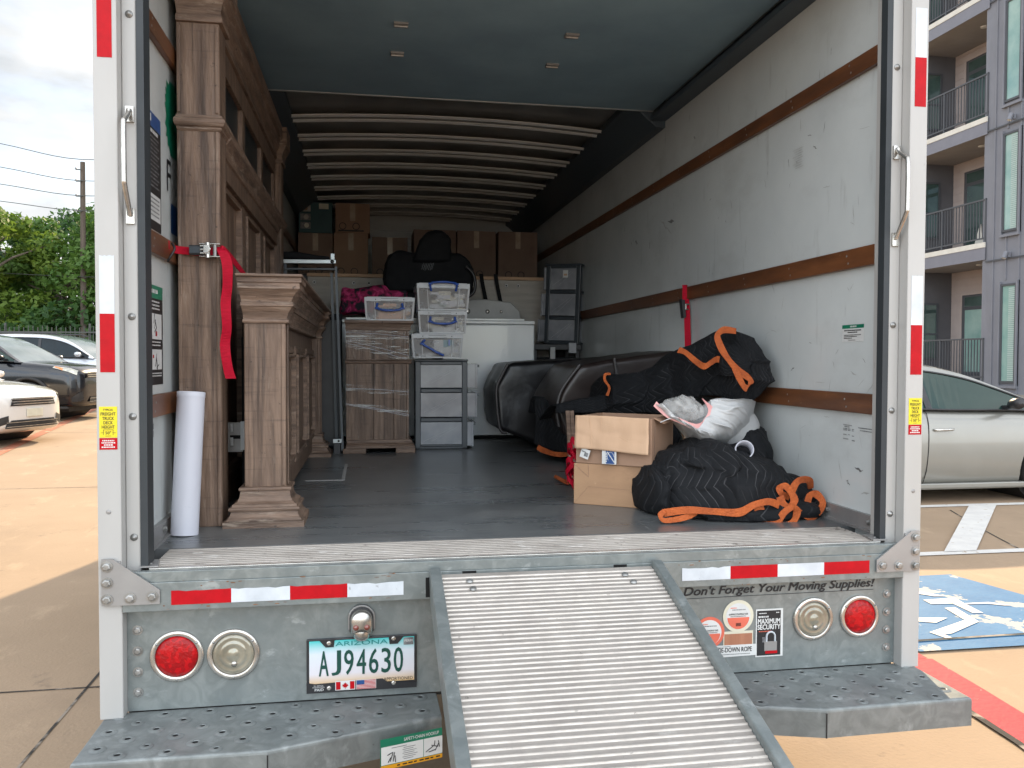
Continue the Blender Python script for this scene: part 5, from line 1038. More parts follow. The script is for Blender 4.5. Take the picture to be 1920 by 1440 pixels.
# heap on the floor
BL2 = thing('moving_blanket', (.86, .62, DK), 'crumpled black quilted moving blanket with orange binding heaped at the tail of the floor', 'blanket', 'black moving blankets with orange binding')
zp = [(.53, .965), (.555, 1.07), (.62, 1.118), (.70, 1.142), (.79, 1.170), (.84, 1.150), (.89, 1.125), (.96, 1.11), (1.02, 1.075), (1.08, 1.02), (1.13, .975), (1.155, .93)]
def zprof(x):
    for (a_, za), (c_, zc) in zip(zp[:-1], zp[1:]):
        if a_ <= x <= c_: t = (x-a_)/(c_-a_); return za+(zc-za)*t*t*(3-2*t)
    return zp[-1][1] if x > 1 else zp[0][1]
def heap(u, v):
    x = .53+.625*u; e = math.sin(math.pi*min(max(u, .03), .985)); yr = (.30*e**.45); yc = .70-.03*u; H_ = zprof(x)-DK
    a = math.pi*v; s_ = math.sin(a); z = DK+.006+H_*(s_**.62 if v < .5 else s_**.8)*(1 if e > .15 else e/.15*.6+.4)
    y = yc-math.cos(a)*yr*(1+.05*math.sin(u*17))
    k1 = fr((x*3.2, y*3, z*4), 1.5, 3)*.045; q_ = fr((x*2.5, y*2.5, z*2.5), 1.2, 2); k2 = (1-abs(math.sin(x*11+z*7+q_*5)))**3*.034-(1-abs(math.sin(x*5-z*13+q_*7+1)))**4*.030; fade = min(1, s_*2.2)
    p = Vector((x+k1*.35*fade, y-(k1+k2)*fade, z+(k1*.5-k2*.35)*fade))
    if p.z < DK+.004: p.z = DK+.004
    return p
b = MB(); b.grid(heap, 120, 70, BLANK, uvs=(.62, 1.0)); b.build('blanket_cloth', BL2)
b = MB()      # back lump by the wall and low fold in front
def lump(c, r, seed, sq=1):
    def f(u, v):
        th = 2*math.pi*u; ph = math.pi*(v-.5); p = Vector((math.cos(th)*math.cos(ph)*r[0], math.sin(th)*math.cos(ph)*r[1], math.sin(ph)*r[2]))
        d = 1+.26*fr((p.x*6+seed, p.y*6, p.z*6), 1, 3)+.16*(1-abs(math.sin(p.x*24+p.z*30+seed+3*fr((p.x*5, p.y*5, p.z*5), 1, 2))))**3; q = Vector(c)+p*d
        q.z = max(q.z, DK+.004); return q
    return f
b.grid(lump((1.0, .86, 1.09), (.13, .12, .125), 2), 48, 28, BLANK, wrapu=True, uvs=(.6, .4)); b.grid(lump((1.07, .60, .95), (.12, .12, .085), 5), 40, 22, BLANK, wrapu=True, uvs=(.5, .3)); b.grid(lump((.90, .47, .925), (.25, .085, .045), 9), 48, 20, BLANK, wrapu=True, uvs=(.8, .2)); b.grid(lump((.555, .66, .98), (.05, .16, .10), 7), 36, 20, BLANK, wrapu=True, uvs=(.4, .3)); b.build('blanket_fold', BL2)
Y0 = .395
band(BL2, [(1244, 962), (1290, 957), (1340, 958), (1385, 962), (1412, 946), (1440, 941), (1462, 947)], [.42, .395, .38, .37, .36, .36, .37], .030)
band(BL2, [(1246, 958), (1240, 966), (1244, 974), (1262, 976), (1288, 968), (1305, 962)], [.415, .405, .40, .395, .395, .41], .022)
band(BL2, [(1432, 948), (1418, 951), (1398, 957)], [.37, .375, .38], .034)
band(BL2, [(1520, 916), (1519, 903), (1508, 898), (1494, 905), (1482, 921)], [.50, .47, .45, .43, .42], .030)
band(BL2, [(1480, 932), (1466, 926), (1463, 915), (1471, 912), (1482, 922), (1489, 938), (1482, 950), (1470, 944), (1462, 932)], [.42, .40, .40, .39, .385, .38, .38, .39, .40], .028)
band(BL2, [(1418, 987), (1440, 979), (1458, 976), (1470, 962), (1484, 950), (1494, 958), (1490, 976), (1476, 984), (1460, 985)], [.40, .385, .37, .36, .36, .365, .37, .37, .37], .028)
band(BL2, [(1490, 955), (1508, 966), (1522, 968), (1538, 956), (1541, 940), (1530, 927), (1519, 930), (1514, 948), (1512, 962)], [.38, .39, .40, .42, .43, .45, .45, .43, .42], .030)
# binding scrap by the boxes
b = MB(); P = [at(1040, 893, z=.915), at(1052, 899, z=.92), at(1066, 905, z=.915), at(1078, 902, z=.918)]; b.ribbon(P, (.02, .05, .004), .005, TRIM); b.build('orange_binding', BL1)

# --- front cardboard boxes
def fbox(name, c, w_, d, h, yaw, label): t = thing(name, (0, 0, 0), label, 'cardboard box', 'cardboard boxes at the truck tail'); t.location = c; t.rotation_euler = (0, 0, yaw); return t
a = Vector((.302, .858, DK)); yw = math.atan2(-.159, .245); w1 = .292; h1 = .163; d1 = .24
B1 = fbox('cardboard_box', a, w1, d1, h1, yw, 'sealed lower cardboard box on the truck floor, seams crossing its front')
b = MB(); b.box(0, w1, 0, d1, 0, h1, CARD); b.build('carton', B1, bevel=.003)
b = MB(); e = -.0008
for p, q in (((.003, h1-.004), (.062, h1-.052)), ((w1-.003, h1-.004), (w1-.062, h1-.048)), ((.003, .004), (.056, .066)), ((w1-.003, .004), (w1-.058, .062)), ((.056, .066), (.066, .072)), ((.060, .073), (w1-.060, .069)), ((.062, h1-.0), (.062, h1-.05))):
    b.bar((p[0], e, p[1]), (q[0], e, q[1]), (.0008, 0, .0004), (0, .0008, 0), CARDM)
b.add([(.06, -.0006, .069), (w1-.06, -.0006, .067), (w1-.063, -.0006, h1-.045), (.064, -.0006, h1-.05)], [(0, 1, 2, 3)], CARD)
b.lathe([(.003, 0), (0, .0015)], (w1-.012, 0, h1-.016), (0, -1, 0), HOLE, 8); b.build('carton_seam', B1)
a2 = Vector((.312, .862, DK+h1+.002)); w2, d2, h2 = .315, .27, .185; yw2 = yw-R(5)
B2 = fbox('cardboard_box', a2, w2, d2, h2, yw2, 'open upper cardboard box with a pale flap folded over its front')
b = MB(); t_ = .005
b.box(0, w2, 0, t_, 0, h2, CARDM); b.box(0, w2, d2-t_, d2, 0, h2, CARDM); b.box(0, t_, t_, d2-t_, 0, h2, CARDM); b.box(w2-t_, w2, t_, d2-t_, 0, h2, CARDM); b.box(0, w2, 0, d2, -.001, .004, CARDM)
b.build('carton', B2, bevel=.002)
b = MB()
def flap(u, v):
    x = .001+(w2-.010)*u; z = h2+.004-(h2*.70)*v+.002*math.sin(u*5); y = -.006-.016*v**1.5-.006*abs(fr((u*2.2, v*2, 2), 1, 2)); return Vector((x+.004*v, y, z-.010*u*v))
b.grid(flap, 30, 18, CARDL); ff_ = b.build('front_flap', B2); sm_ = ff_.modifiers.new('t', 'SOLIDIFY'); sm_.thickness = .004
b = MB()
for (u0, v0, u1, v1) in ((.2, .02, .24, .97), (.36, .05, .37, .95), (.5, .02, .5, .98), (.12, .4, .28, .42), (.28, .42, .34, .30), (.24, .52, .30, .75), (.6, .55, .75, .68), (.75, .68, .93, .66), (.42, .25, .55, .3)):
    A_ = flap(u0, v0)+Vector((0, -.0035, 0)); C_ = flap(u1, v1)+Vector((0, -.0035, 0)); b.tube([A_, flap((u0+u1)/2, (v0+v1)/2)+Vector((0, -.0035, 0)), C_], .0011, CARDL, 5)
b.build('flap_crease', B2)
b = MB(); b.box(-.004, .0, .0, d2-.03, h2-.10, h2, CARDM); b.prism([(w2, .02, h2), (w2+.035, .04, h2-.02), (w2+.04, d2-.03, h2-.015), (w2, d2-.02, h2)], (0, 0, .004), CARDM); b.bar((w2+.0015, .03, .01), (w2+.0015, .035, h2-.03), (.0006, 0, 0), (0, .001, 0), CARDD); b.build('side_flap', B2)
b = MB(); cs = math.cos(R(-18)); sn = math.sin(R(-18))
def rq(cx, cz, w_, h_, m, l, rot=1):
    c_, s_ = (cs, sn) if rot else (1, 0); b.quad(*[(cx+x*c_-z*s_, -l, cz+x*s_+z*c_) for x, z in ((-w_, -h_), (w_, -h_), (w_, h_), (-w_, h_))], m)
rq(.048, .040, .019, .019, PAPER, .0212); rq(.053, .036, .008, .008, GREYP, .0216); rq(.043, .048, .009, .002, GREYP, .0216)
b.build('shipping_label', B2); b = MB(); rq(.150, .030, .030, .026, PAPER, .0210, 0); rq(.154, .031, .018, .0255, BLUEP, .0214, 0)
b.bar((.142, -.0218, .052), (.172, -.0218, .012), (.0012, 0, .0012), (0, .0003, 0), PAPER); b.tube([(.156+.014*math.cos(a_*.5), -.0218, .033+.018*math.sin(a_*.5)) for a_ in range(9)], .0009, PAPER, 4)
for i in range(6): b.box(.136, .141, -.0218, -.0214, .012+i*.0065, .016+i*.0065, PAPER)
b.build('shipping_label', B2)
b = MB(); b.quad((.05, .03, h1+.0008), (.075, .03, h1+.0008), (.075, .012, h1+.0008), (.05, .012, h1+.0008), PAPER); b.build('shipping_label', B1)
# --- red straps and wooden slats by the boxes
b = MB(); rnd = random.Random(4)
for i in range(9):
    c = at(1072+rnd.uniform(-4, 6), 905-i*9, y=1.02); rr = rnd.uniform(.025, .04); a0 = rnd.uniform(0, 6)
    P = [c+Vector((math.cos(a0+k*.9)*rr*.6, math.sin(a0+k*.9)*rr, math.sin(k*1.3+i)*.02)) for k in range(7)]
    b.ribbon([Vector((p.x, p.y, max(p.z, DK+.012))) for p in P], (0, .008, .022), .003, STRAP, 5)
o = b.build('red_strap_bundle', loc=at(1072, 905, z=.9)); tag(o, 'tangled bundle of red webbing beside the cardboard boxes', 'strap')
for px0, px1, lab in ((1064, 1072, 'left'), (1072, 1079, 'right')):
    b = MB(); A_ = at(px0, 770, y=1.55); C_ = at(px1, 845, y=1.30); b.bar(A_, (C_.x, C_.y, max(C_.z-.15, DK+.01)), (.009, 0, 0), (0, .006, 0), WOODH)
    o = b.build('timber_batten', loc=A_); tag(o, lab+' one of two brown timber battens leaning between sofa and cardboard boxes', 'batten', 'brown timber battens')
b = MB(); A_ = at(1277, 795, y=.93); C_ = at(1300, 842, y=.90); b.bar(A_, C_+Vector((.02, 0, -.16)), (.006, 0, 0), (0, .012, 0), CARDL)
o = b.build('wooden_stick', loc=C_); tag(o, 'pale wooden stick leaning under the white bin bag', 'stick')
# --- bin bag
BB = thing('bin_bag', at(1350, 800, y=.85), 'white bin bag with pink drawstring holding clear plastic film', 'bag')
b = MB(); c0 = at(1358, 800, y=.90)
def bag(u, v):
    th = 2*math.pi*u; ph = math.pi*(v-.5); p = Vector((math.cos(th)*math.cos(ph)*.145, math.sin(th)*math.cos(ph)*.13, math.sin(ph)*.12))
    d = 1+.12*fr((p.x*5, p.y*5, p.z*5), 1, 2); q = c0+p*d; q.x = min(q.x, 1.15); return q
b.grid(bag, 48, 30, PLBAG, wrapu=True)
LIP = crv([at(px, py, y=y) for px, py, y in ((1228, 757, .70), (1250, 778, .685), (1275, 790, .68), (1306, 801, .675), (1322, 786, .68), (1333, 768, .69), (1330, 750, .72))], 8)
OUT = crv([at(px, py, y=y) for px, py, y in ((1234, 768, .78), (1262, 795, .82), (1292, 828, .84), (1325, 842, .84), (1375, 826, .83), (1404, 795, .84), (1416, 752, .86))], 8)
def sheet(u, v):
    s_ = u*(len(LIP)-1); i = min(int(s_), len(LIP)-2); t = s_-i; a_ = LIP[i].lerp(LIP[i+1], t); c_ = OUT[i].lerp(OUT[i+1], t); p = a_.lerp(c_, v)
    bul = math.sin(math.pi*min(1, v*.95+.02)); pl_ = (1-abs(math.sin(u*19+2.2*fr((u*3, v*1.5, 1), 1, 2))))**2*.018*bul+(1-abs(math.sin(u*41+v*3)))**3*.006*bul
    return p+Vector((0, -.075*bul*min(1, (c_-a_).length/.12)-pl_, .012*bul+.008*fr((u*7, v*4, 6), 1, 2)))
b.grid(sheet, 140, 34, PLBAG); b.build('bag_film', BB)
b = MB(); b.ribbon([at(1228, 757, y=.698), at(1250, 777, y=.682), at(1275, 789, y=.677), at(1306, 800, y=.672), at(1322, 786, y=.677), at(1333, 768, y=.687), at(1320, 750, y=.697)], [(.012, 0, .018), (.005, 0, .02), (0, 0, .02), (0, 0, .022), (.016, 0, .012), (.022, 0, .004), (.016, 0, -.012)], .003, PINK)
b.tube(crv([at(1240, 772, y=.69), at(1262, 781, y=.67), at(1250, 787, y=.67), at(1238, 792, y=.68)], 4), .002, PLBAG, 5); b.build('drawstring', BB)
b = MB(); c1 = at(1285, 765, y=.73)
def film(u, v):
    th = 2*math.pi*u; ph = math.pi*(v-.5); p = Vector((math.cos(th)*math.cos(ph)*.082, math.sin(th)*math.cos(ph)*.05, math.sin(ph)*.050)); d = 1+.35*fr((p.x*14, p.y*14, p.z*14), 1.2, 3); return c1+p*d
b.grid(film, 48, 28, CLEARF, wrapu=True)
o = b.build('plastic_film', loc=c1); tag(o, 'crumpled clear plastic film poking out of the white bin bag', 'plastic film')
# --- white roll
c = at(1398, 846, y=.62); b = MB(); ax = (-.25, -.75, .25)
b.lathe([(.031, 0), (.035, 0), (.035, .08), (.031, .08), (.031, 0)], c+Vector((0, .03, -.012)), ax, TUBEW, 32)
o = b.build('cardboard_roll', loc=c); tag(o, 'white hollow roll lying in the crumpled blanket heap', 'roll')

# ================================================================ CARS
CARW = mat('white_car_paint', (.66, .64, .60), .22, coat=1, c2=(.64, .62, .58), ns=2)
CARB = mat('black_car_paint', (.004, .005, .008), .2, coat=.5, c2=(.005, .006, .009), ns=2)
CARS = mat('silver_white_car_paint', (.55, .58, .62), .24, .2, coat=1, c2=(.53, .56, .6), ns=2)
CARG = mat('champagne_car_paint', (.275, .27, .245), .30, .35, coat=.6, c2=(.26, .255, .23), ns=2.5, dirt=[((.28, .25, .21), 3, (1, 1, 2), .55, .8, .35)])
CGL = mat('tinted_car_glass', (.012, .035, .03), .08, spec=.35, c2=(.02, .045, .038), ns=1.5, lo=.4, hi=.6)
WGL = mat('pale_windscreen_glass', (.10, .14, .15), .08, c2=(.16, .21, .21), ns=1.2)
HLM = mat('headlamp_glass', (.60, .58, .48), .1, .3, coat=1, c2=(.3, .3, .27), ns=12)
AMBER = mat('amber_indicator', (.70, .22, .03), .2, coat=1)
SEDAN = dict(st=[(2.42, .36, .30, .62), (2.40, .27, .46, .69), (2.33, .21, .63, .75), (2.19, .17, .78, .80), (1.95, .17, .865, .855), (1.5, .17, .895, .92), (1.0, .17, .905, .96), (.3, .17, .91, .965), (-.5, .17, .91, .985), (-1.2, .17, .905, 1.0), (-1.7, .18, .89, 1.02), (-2.1, .22, .83, 1.02), (-2.3, .28, .74, .99), (-2.38, .38, .60, .88)],
             roof=[(1.10, .925), (.85, 1.05), (.5, 1.23), (.15, 1.365), (-.25, 1.44), (-.7, 1.455), (-1.15, 1.40), (-1.55, 1.25), (-2.0, 1.035)], wx=(1.38, -1.36), wr=.325, hb=.84, hr=.60, bp=-.15)
SEDAN2 = dict(SEDAN); SEDAN2['roof'] = [(1.45, .945), (1.19, 1.06), (.81, 1.225), (.49, 1.345), (.1, 1.425), (-.3, 1.455), (-.8, 1.455), (-1.25, 1.39), (-1.65, 1.25), (-2.05, 1.035)]; SEDAN2['bp'] = -.02; SEDAN2['mx'] = .84
SUV = dict(st=[(2.38, .36, .62, .84), (2.34, .28, .76, .96), (2.15, .25, .87, 1.04), (1.8, .25, .93, 1.08), (1.4, .24, .945, 1.12), (1.0, .24, .95, 1.155), (.3, .24, .955, 1.17), (-.5, .24, .955, 1.19), (-1.2, .24, .95, 1.20), (-1.8, .25, .94, 1.21), (-2.2, .3, .90, 1.2), (-2.36, .36, .84, 1.16), (-2.42, .5, .76, 1.05)],
           roof=[(1.22, 1.135), (1.0, 1.27), (.7, 1.46), (.35, 1.62), (-.1, 1.705), (-.9, 1.725), (-1.6, 1.69), (-2.05, 1.58), (-2.32, 1.22)], wx=(1.40, -1.40), wr=.375, hb=.89, hr=.68, bp=-.1)
def car(P, paint, label, loc, yaw, kind, cat='car', group=None, arch=None):
    t = thing('parked_car', (0, 0, 0), label, cat, group)
    st = sorted(P['st']); xs = [s_[0] for s_ in st]
    def S(x):
        x = min(max(x, xs[0]), xs[-1]); i = 0
        while i < len(xs)-2 and x > xs[i+1]: i += 1
        q = (x-xs[i])/(xs[i+1]-xs[i]); a, c = st[i], st[i+1]
        return [a[k]+(c[k]-a[k])*q for k in (1, 2, 3)]
    def sec(x):
        zb, hw, zt = S(x); h = zt-zb
        return [(0, zb), (hw*.86, zb), (hw*.965, zb+.05), (hw, zb+h*.25), (hw*1.005, zb+h*.55), (hw*.985, zb+h*.80), (hw*.94, zt-.035), (hw*.86, zt-.003), (hw*.5, zt+.02), (0, zt+.03)]
    def sp(x, t_, off=0):
        s_ = sec(x); k = t_*(len(s_)-1); i = min(int(k), len(s_)-2); q = k-i
        return Vector((x, (s_[i][0]+(s_[i+1][0]-s_[i][0])*q+off), s_[i][1]+(s_[i+1][1]-s_[i][1])*q))
    X = sorted(set(xs+[xs[0]+(xs[-1]-xs[0])*i/26 for i in range(27)])); X = [x for i, x in enumerate(X) if i == 0 or x-X[i-1] > .02]
    b = MB(); vs = []
    for x in X:
        s_ = sec(x); ring = [(x, -y, z) for y, z in s_]+[(x, y, z) for y, z in s_[1:-1]][::-1]; vs += ring
    n = len(ring); k = len(X)
    b.add(vs, [(i*n+j, i*n+(j+1) % n, (i+1)*n+(j+1) % n, (i+1)*n+j) for i in range(k-1) for j in range(n)]+[tuple(range(n))[::-1], tuple(range((k-1)*n, k*n))], paint, True)
    body = b.build('car_body', t)
    m_ = body.modifiers.new('s', 'SUBSURF'); m_.levels = m_.render_levels = 1
    cb_ = MB(); wr = P['wr']
    for wx in P['wx']: cb_.cyl((wx, -1.3, wr+.01), (wx, 1.3, wr+.01), wr*1.17, DARK, 32)
    cut = cb_.build('cut'); bo = body.modifiers.new('b', 'BOOLEAN'); bo.operation = 'DIFFERENCE'; bo.object = cut; bo.solver = 'EXACT'
    bpy.context.view_layer.update(); dg = bpy.context.evaluated_depsgraph_get(); me = bpy.data.meshes.new_from_object(body.evaluated_get(dg)); body.modifiers.clear(); body.data = me
    bpy.data.objects.remove(cut)
    b = MB(); b.box(xs[0]+.35, xs[-1]-.35, -.62, .62, .16, .75, DARK)
    for wx in P['wx']: b.cyl((wx, -.80, wr), (wx, .80, wr), wr*1.12, DARK, 20)
    b.build('underbody', t)
    if arch:
        for wx in P['wx']:
            for s in (-1, 1):
                b = MB(); b.tube([(wx+(wr*1.20)*math.cos(math.pi*i/14-.05), s*.945, wr+(wr*1.20)*math.sin(math.pi*i/14-.05)) for i in range(16)], .035, arch, 6); b.build('wheel_arch_trim', t)
    R_ = sorted(P['roof']); zr = crv([Vector((x, 0, z)) for x, z in R_], 5); g = {'r': MB(), 'w': MB(), 'k': MB(), 's-1': MB(), 's1': MB()}
    xm0 = [x for x, z in R_ if z > max(z for _, z in R_)-.10]; x_lo, x_hi = min(xm0), max(xm0)
    rows = []
    for p in zr:
        x, z = p.x, p.z; zb = S(x)[2]-.01; hb = P['hb']*min(1, S(x)[1]/.9); h = max(z-zb, .005); q = min(1, h/.42); hr = hb+(P['hr']-hb)*q
        rows.append((x, z, [(hb, zb), (hb+(hr-hb)*.80, zb+h*.84), (hb+(hr-hb)*.94, zb+h*.955), (hr*.90, z), (hr*.5, z+.012*q), (0, z+.018*q)], h))
    for i in range(len(rows)-1):
        x0, z0, a, h0 = rows[i]; x1, z1, c, h1 = rows[i+1]; xm = (x0+x1)/2
        for s in (-1, 1):
            for j in range(5):
                f = [(x0, s*a[j][0], a[j][1]), (x1, s*c[j][0], c[j][1]), (x1, s*c[j+1][0], c[j+1][1]), (x0, s*a[j+1][0], a[j+1][1])]
                if s < 0: pass
                else: f = f[::-1]
                if j == 0 and min(h0, h1) > .06: g['s%d' % s].add(f, [(0, 1, 2, 3)], CGL if paint is not CARS else GLASSD)
                elif j >= 3 and xm > x_hi: g['w'].add(f, [(0, 1, 2, 3)], WGL, True)
                elif j >= 3 and xm < x_lo: g['k'].add(f, [(0, 1, 2, 3)], WGL, True)
                else: g['r'].add(f, [(0, 1, 2, 3)], paint, True)
    g['r'].build('car_roof', t); g['w'].build('windscreen', t); g['k'].build('rear_window', t)
    for s in (-1, 1):
        sw = g['s%d' % s].build('side_window', t); b = MB()
        def gp2(x, q, o_=.006):
            r_ = min(rows, key=lambda r: abs(r[0]-x))[2]; return Vector((x, s*(r_[0][0]+(r_[1][0]-r_[0][0])*q+o_), r_[0][1]+(r_[1][1]-r_[0][1])*q))
        for x in (P['bp'], P['bp']-1.0): b.bar(gp2(x, .0), gp2(x-.04, 1.0), (.035, 0, 0), (0, .004, 0), BLACK)
        inn = [r for r in rows if r[3] > .06]
        b.tube([Vector((r[0], s*(r[2][1][0]+.004), r[2][1][1])) for r in inn], .011, BLACK, 6); b.tube([Vector((r[0], s*(r[2][0][0]+.010), r[2][0][1]+.008)) for r in inn], .011, BLACK, 6)
        b.build('window_trim', t)
        xa = P.get('mx', P['roof'][0][0]-.28); b = MB(); zb_ = S(xa)[2]
        b.lathe([(0, -.10), (.035, -.09), (.055, -.03), (.06, .04), (.045, .085), (0, .09)], (xa, s*(S(xa)[1]+.10), zb_+.070), (-.1, s*1, .10), paint if paint is not CARG else BLACK, 16); b.bar((xa+.02, s*(S(xa)[1]-.12), zb_+.02), (xa+.01, s*(S(xa)[1]+.06), zb_+.04), (.03, 0, 0), (0, 0, .018), BLACK); b.build('side_mirror', t)
        for xd in (P['bp']-.08, P['bp']-1.05):      # doors: seams and handles
            b = MB(); 
            b.tube([sp(xd-.06+.10*math.sin(q*2.6), q, .001) if s > 0 else Vector((1, -1, 1))*sp(xd-.06+.10*math.sin(q*2.6), q, .001) for q in [.22+.05*i for i in range(12)]], .0045, DARK, 4)
            b.build('door_seam', t)
            zh = S(xd)[0]+(S(xd)[2]-S(xd)[0])*.74; yh = s*(S(xd)[1]+.012); b = MB(); b.tube([(xd+.10, yh-s*.015, zh), (xd+.12, yh+s*.012, zh), (xd+.28, yh+s*.012, zh+.004), (xd+.31, yh-s*.015, zh+.004)], .013, paint if paint is not CARG else CHROME, 8); b.build('door_handle', t)
        for wx in P['wx']:
            b = MB(); y0 = s*(P['st'][-7][2]-.20); b.lathe([(wr*.62, -.0), (wr*.92, .0), (wr, .025), (wr, .175), (wr*.93, .20), (wr*.66, .195)], (wx, y0, wr), (0, s, 0), TYRE, 32); wh = b.build('wheel', t)
            b = MB(); b.lathe([(wr*.68, .19), (wr*.62, .15), (wr*.3, .13), (wr*.16, .165), (0, .17)], (wx, y0, wr), (0, s, 0), RIM, 24)
            for a in range(5):
                d_ = Vector((math.cos(a*1.2566), 0, math.sin(a*1.2566))); b.bar(Vector((wx, y0+s*.165, wr))+d_*wr*.14, Vector((wx, y0+s*.178, wr))+d_*wr*.64, d_.cross(Vector((0, 1, 0)))*.028, (0, .008, 0), RIM)
            b.build('wheel_rim', wh)
        # lamps as raised panels of the nose
        xf = xs[-1]; b = MB(); nx = 8; nt_ = 4; t0, t1 = (.56, .74) if kind == 'sedan' else (.60, .74)
        Fp = lambda u, v: Vector((1, s, 1))*sp(xf-.10-.42*u, t0+(t1-t0)*v*(1-.35*u)+.06*u, .010)
        b.grid(Fp, nx, nt_, HLM); hl = b.build('headlamp', t)
        if P is SUV: b = MB(); b.grid(lambda u, v: Vector((1, s, 1))*sp(xf-.34-.16*u, t0+.03+(.06)*v+.06*u, .014), 5, 3, AMBER); b.build('indicator_lens', hl)
        b = MB(); xr = xs[0]; b.grid(lambda u, v: Vector((1, s, 1))*sp(xr+.01+.30*u, .58+.17*v, .008), 6, 3, RED); b.build('tail_lamp', t)
        b = MB(); b.grid(lambda u, v: Vector((1, s, 1))*sp(xf-.02-.16*u, .26+.14*v*(1-.5*u), .006), 5, 3, DARK); b.build('fog_lamp_recess', t)
    xf = xs[-1]; zb, hw, zt = S(xf)
    def nx_(y):
        a = abs(y); x = xf
        while S(x)[1] < a and x > xf-1: x -= .005
        return x
    def npatch(b, y0, y1, z0, z1, m, off=.012, taper=0):
        b.grid(lambda u, v: Vector((nx_(y0+(y1-y0)*u)+off, (y0+(y1-y0)*u)*(1-taper*v), z0+(z1-z0)*v)), 20, 3, m)
    zt2 = S(xf-.2)[2]; b = MB(); gw = .44 if P is not SUV else .62
    npatch(b, -gw, gw, zt2-.20, zt2-.085, DARK, .006, .1)
    for i in range(3): npatch(b, -gw*(1-.04*i), gw*(1-.04*i), zt2-.105-.038*i, zt2-.09-.038*i, CHROME, .014, .02)
    b.build('grille', t)
    b = MB(); zl = S(xf-.2)[0]; npatch(b, -.52, .52, zl+.08, zl+.20, DARK, .006, .12)
    for i in range(3): npatch(b, -.50, .50, zl+.10+.032*i, zl+.108+.032*i, CHROME if i != 1 else BLACK, .014)
    b.build('lower_grille', t)
    b = MB(); b.box(xf+.004, xf+.018, -.155, .155, zb+.06, zb+.18, CREAM); b.build('number_plate', t, bevel=.004)
    b = MB(); b.box(xs[0]+.1, xs[-1]-.25, -.86, -.80, P['st'][-7][1]-.02, P['st'][-7][1]+.03, paint if P is not SUV else DARK); b.box(xs[0]+.9, xs[-1]-.95, -.905, -.80, P['st'][-7][1]+.0, P['st'][-7][1]+.05, paint if P is not SUV else DARK); b.box(xs[0]+.9, xs[-1]-.95, .80, .905, P['st'][-7][1]+.0, P['st'][-7][1]+.05, paint if P is not SUV else DARK); b.build('sill_trim', t, bevel=.01)
    if P is SUV and paint is CARS:
        for s in (-1, 1): b = MB(); b.tube([(.3, s*.66, 1.70), (.1, s*.665, 1.745), (-1.5, s*.665, 1.745), (-1.8, s*.66, 1.69)], .018, BLACK, 8); b.build('roof_rail', t)
    t.location = loc; t.rotation_euler = (0, -.022 if abs(yaw) > .1 and False else 0, yaw)
    return t
def place(local, px, py, y, yaw):
    p = at(px, py, y=y); c, s = math.cos(yaw), math.sin(yaw); x = p.x-(local[0]*c-local[1]*s); yy = p.y-(local[0]*s+local[1]*c); return Vector((x, yy, gz(yy)))
yw3 = R(-40)
car(SEDAN, CARW, 'white sedan parked nose out at the far left, nearest of the left cars', place((2.36, 0, .6), 58, 762, 11.4, R(-22)), R(-22), 'sedan', group='cars parked on the left')
car(SUV, CARB, 'glossy black SUV parked between the white sedan and the silver white SUV', place((2.2, -.75, .90), 138, 700, 15.2, R(-10)), R(-10), 'suv', group='cars parked on the left', arch=DARK)
car(SUV, CARS, 'silver white SUV with dark windows behind the black SUV', place((.95, -1.05, 1.2), 147, 666, 19.0, R(-10)), R(-10), 'suv', group='cars parked on the left')
car(SEDAN2, CARG, 'champagne silver sedan parked to the right of the truck', (5.14, 6.10, gz(6.1)-.03), 0, 'sedan')

# ================================================================ BUILDING
SIDG = mat('blue_grey_siding', (.20, .207, .235), .6, c2=(.18, .187, .215), dirt=[((.13, .13, .14), 2.5, (1, 1, .25), .55, .75, .5)], ns=2, bs=12, bst=.1)
SIDD = mat('dark_grey_siding', (.12, .12, .13), .65, c2=(.10, .10, .11), ns=2)
SIDB = mat('beige_lap_siding', (.42, .36, .34), .65, c2=(.39, .335, .315), ns=3)
FASC = mat('white_fascia', (.66, .64, .58), .55, c2=(.6, .58, .52), ns=4)
GREYF = mat('grey_slab_edge', (.20, .205, .24), .6, c2=(.18, .185, .22), ns=3)
SOFF = mat('grey_soffit', (.27, .26, .255), .7, c2=(.24, .23, .225), ns=2)
WINF = mat('window_frame_grey', (.07, .075, .085), .5)
WGREEN = mat('pale_green_window', (.19, .34, .31), .08, coat=1, c2=(.30, .44, .40), ns=1.6, st=(1, 1, 1))
BLIND = mat('white_blind', (.42, .52, .49), .5, c2=(.36, .46, .43), ns=30, st=(.1, .1, 1))
DGL = mat('dark_green_pane', (.03, .055, .05), .06, coat=1, c2=(.06, .10, .09), ns=1.4)
PLIN = mat('concrete_plinth', (.30, .28, .25), .8, c2=(.25, .235, .21), ns=5)
BX = 14.4
BG = thing('apartment_building', (16, 17, .6), 'grey apartment building with stacked balconies at the right edge', 'building')
b = MB(); b.box(BX, 24, 8.5, 15.80, .55, 13.6, SIDG)
y = 8.6
while y < 15.8:
    if not (14.82 < y < 15.30): b.box(BX-.028, BX-.0002, y, y+.045, .72, 13.6, SIDG)
    else:
        for z0, z1 in ((.72, .86), (3.42, 4.44), (6.98, 7.50), (10.1, 10.6)): b.box(BX-.028, BX-.0002, y, y+.045, z0, z1, SIDG)
    y += .41
for z in (3.90, 7.06, 10.15): b.box(BX-.05, BX-.0285, 8.5, 15.82, z, z+.035, WINF)
b.box(BX-.10, BX-.0005, 8.5, 15.7, .5, .715, PLIN); b.build('tower_wall', BG)
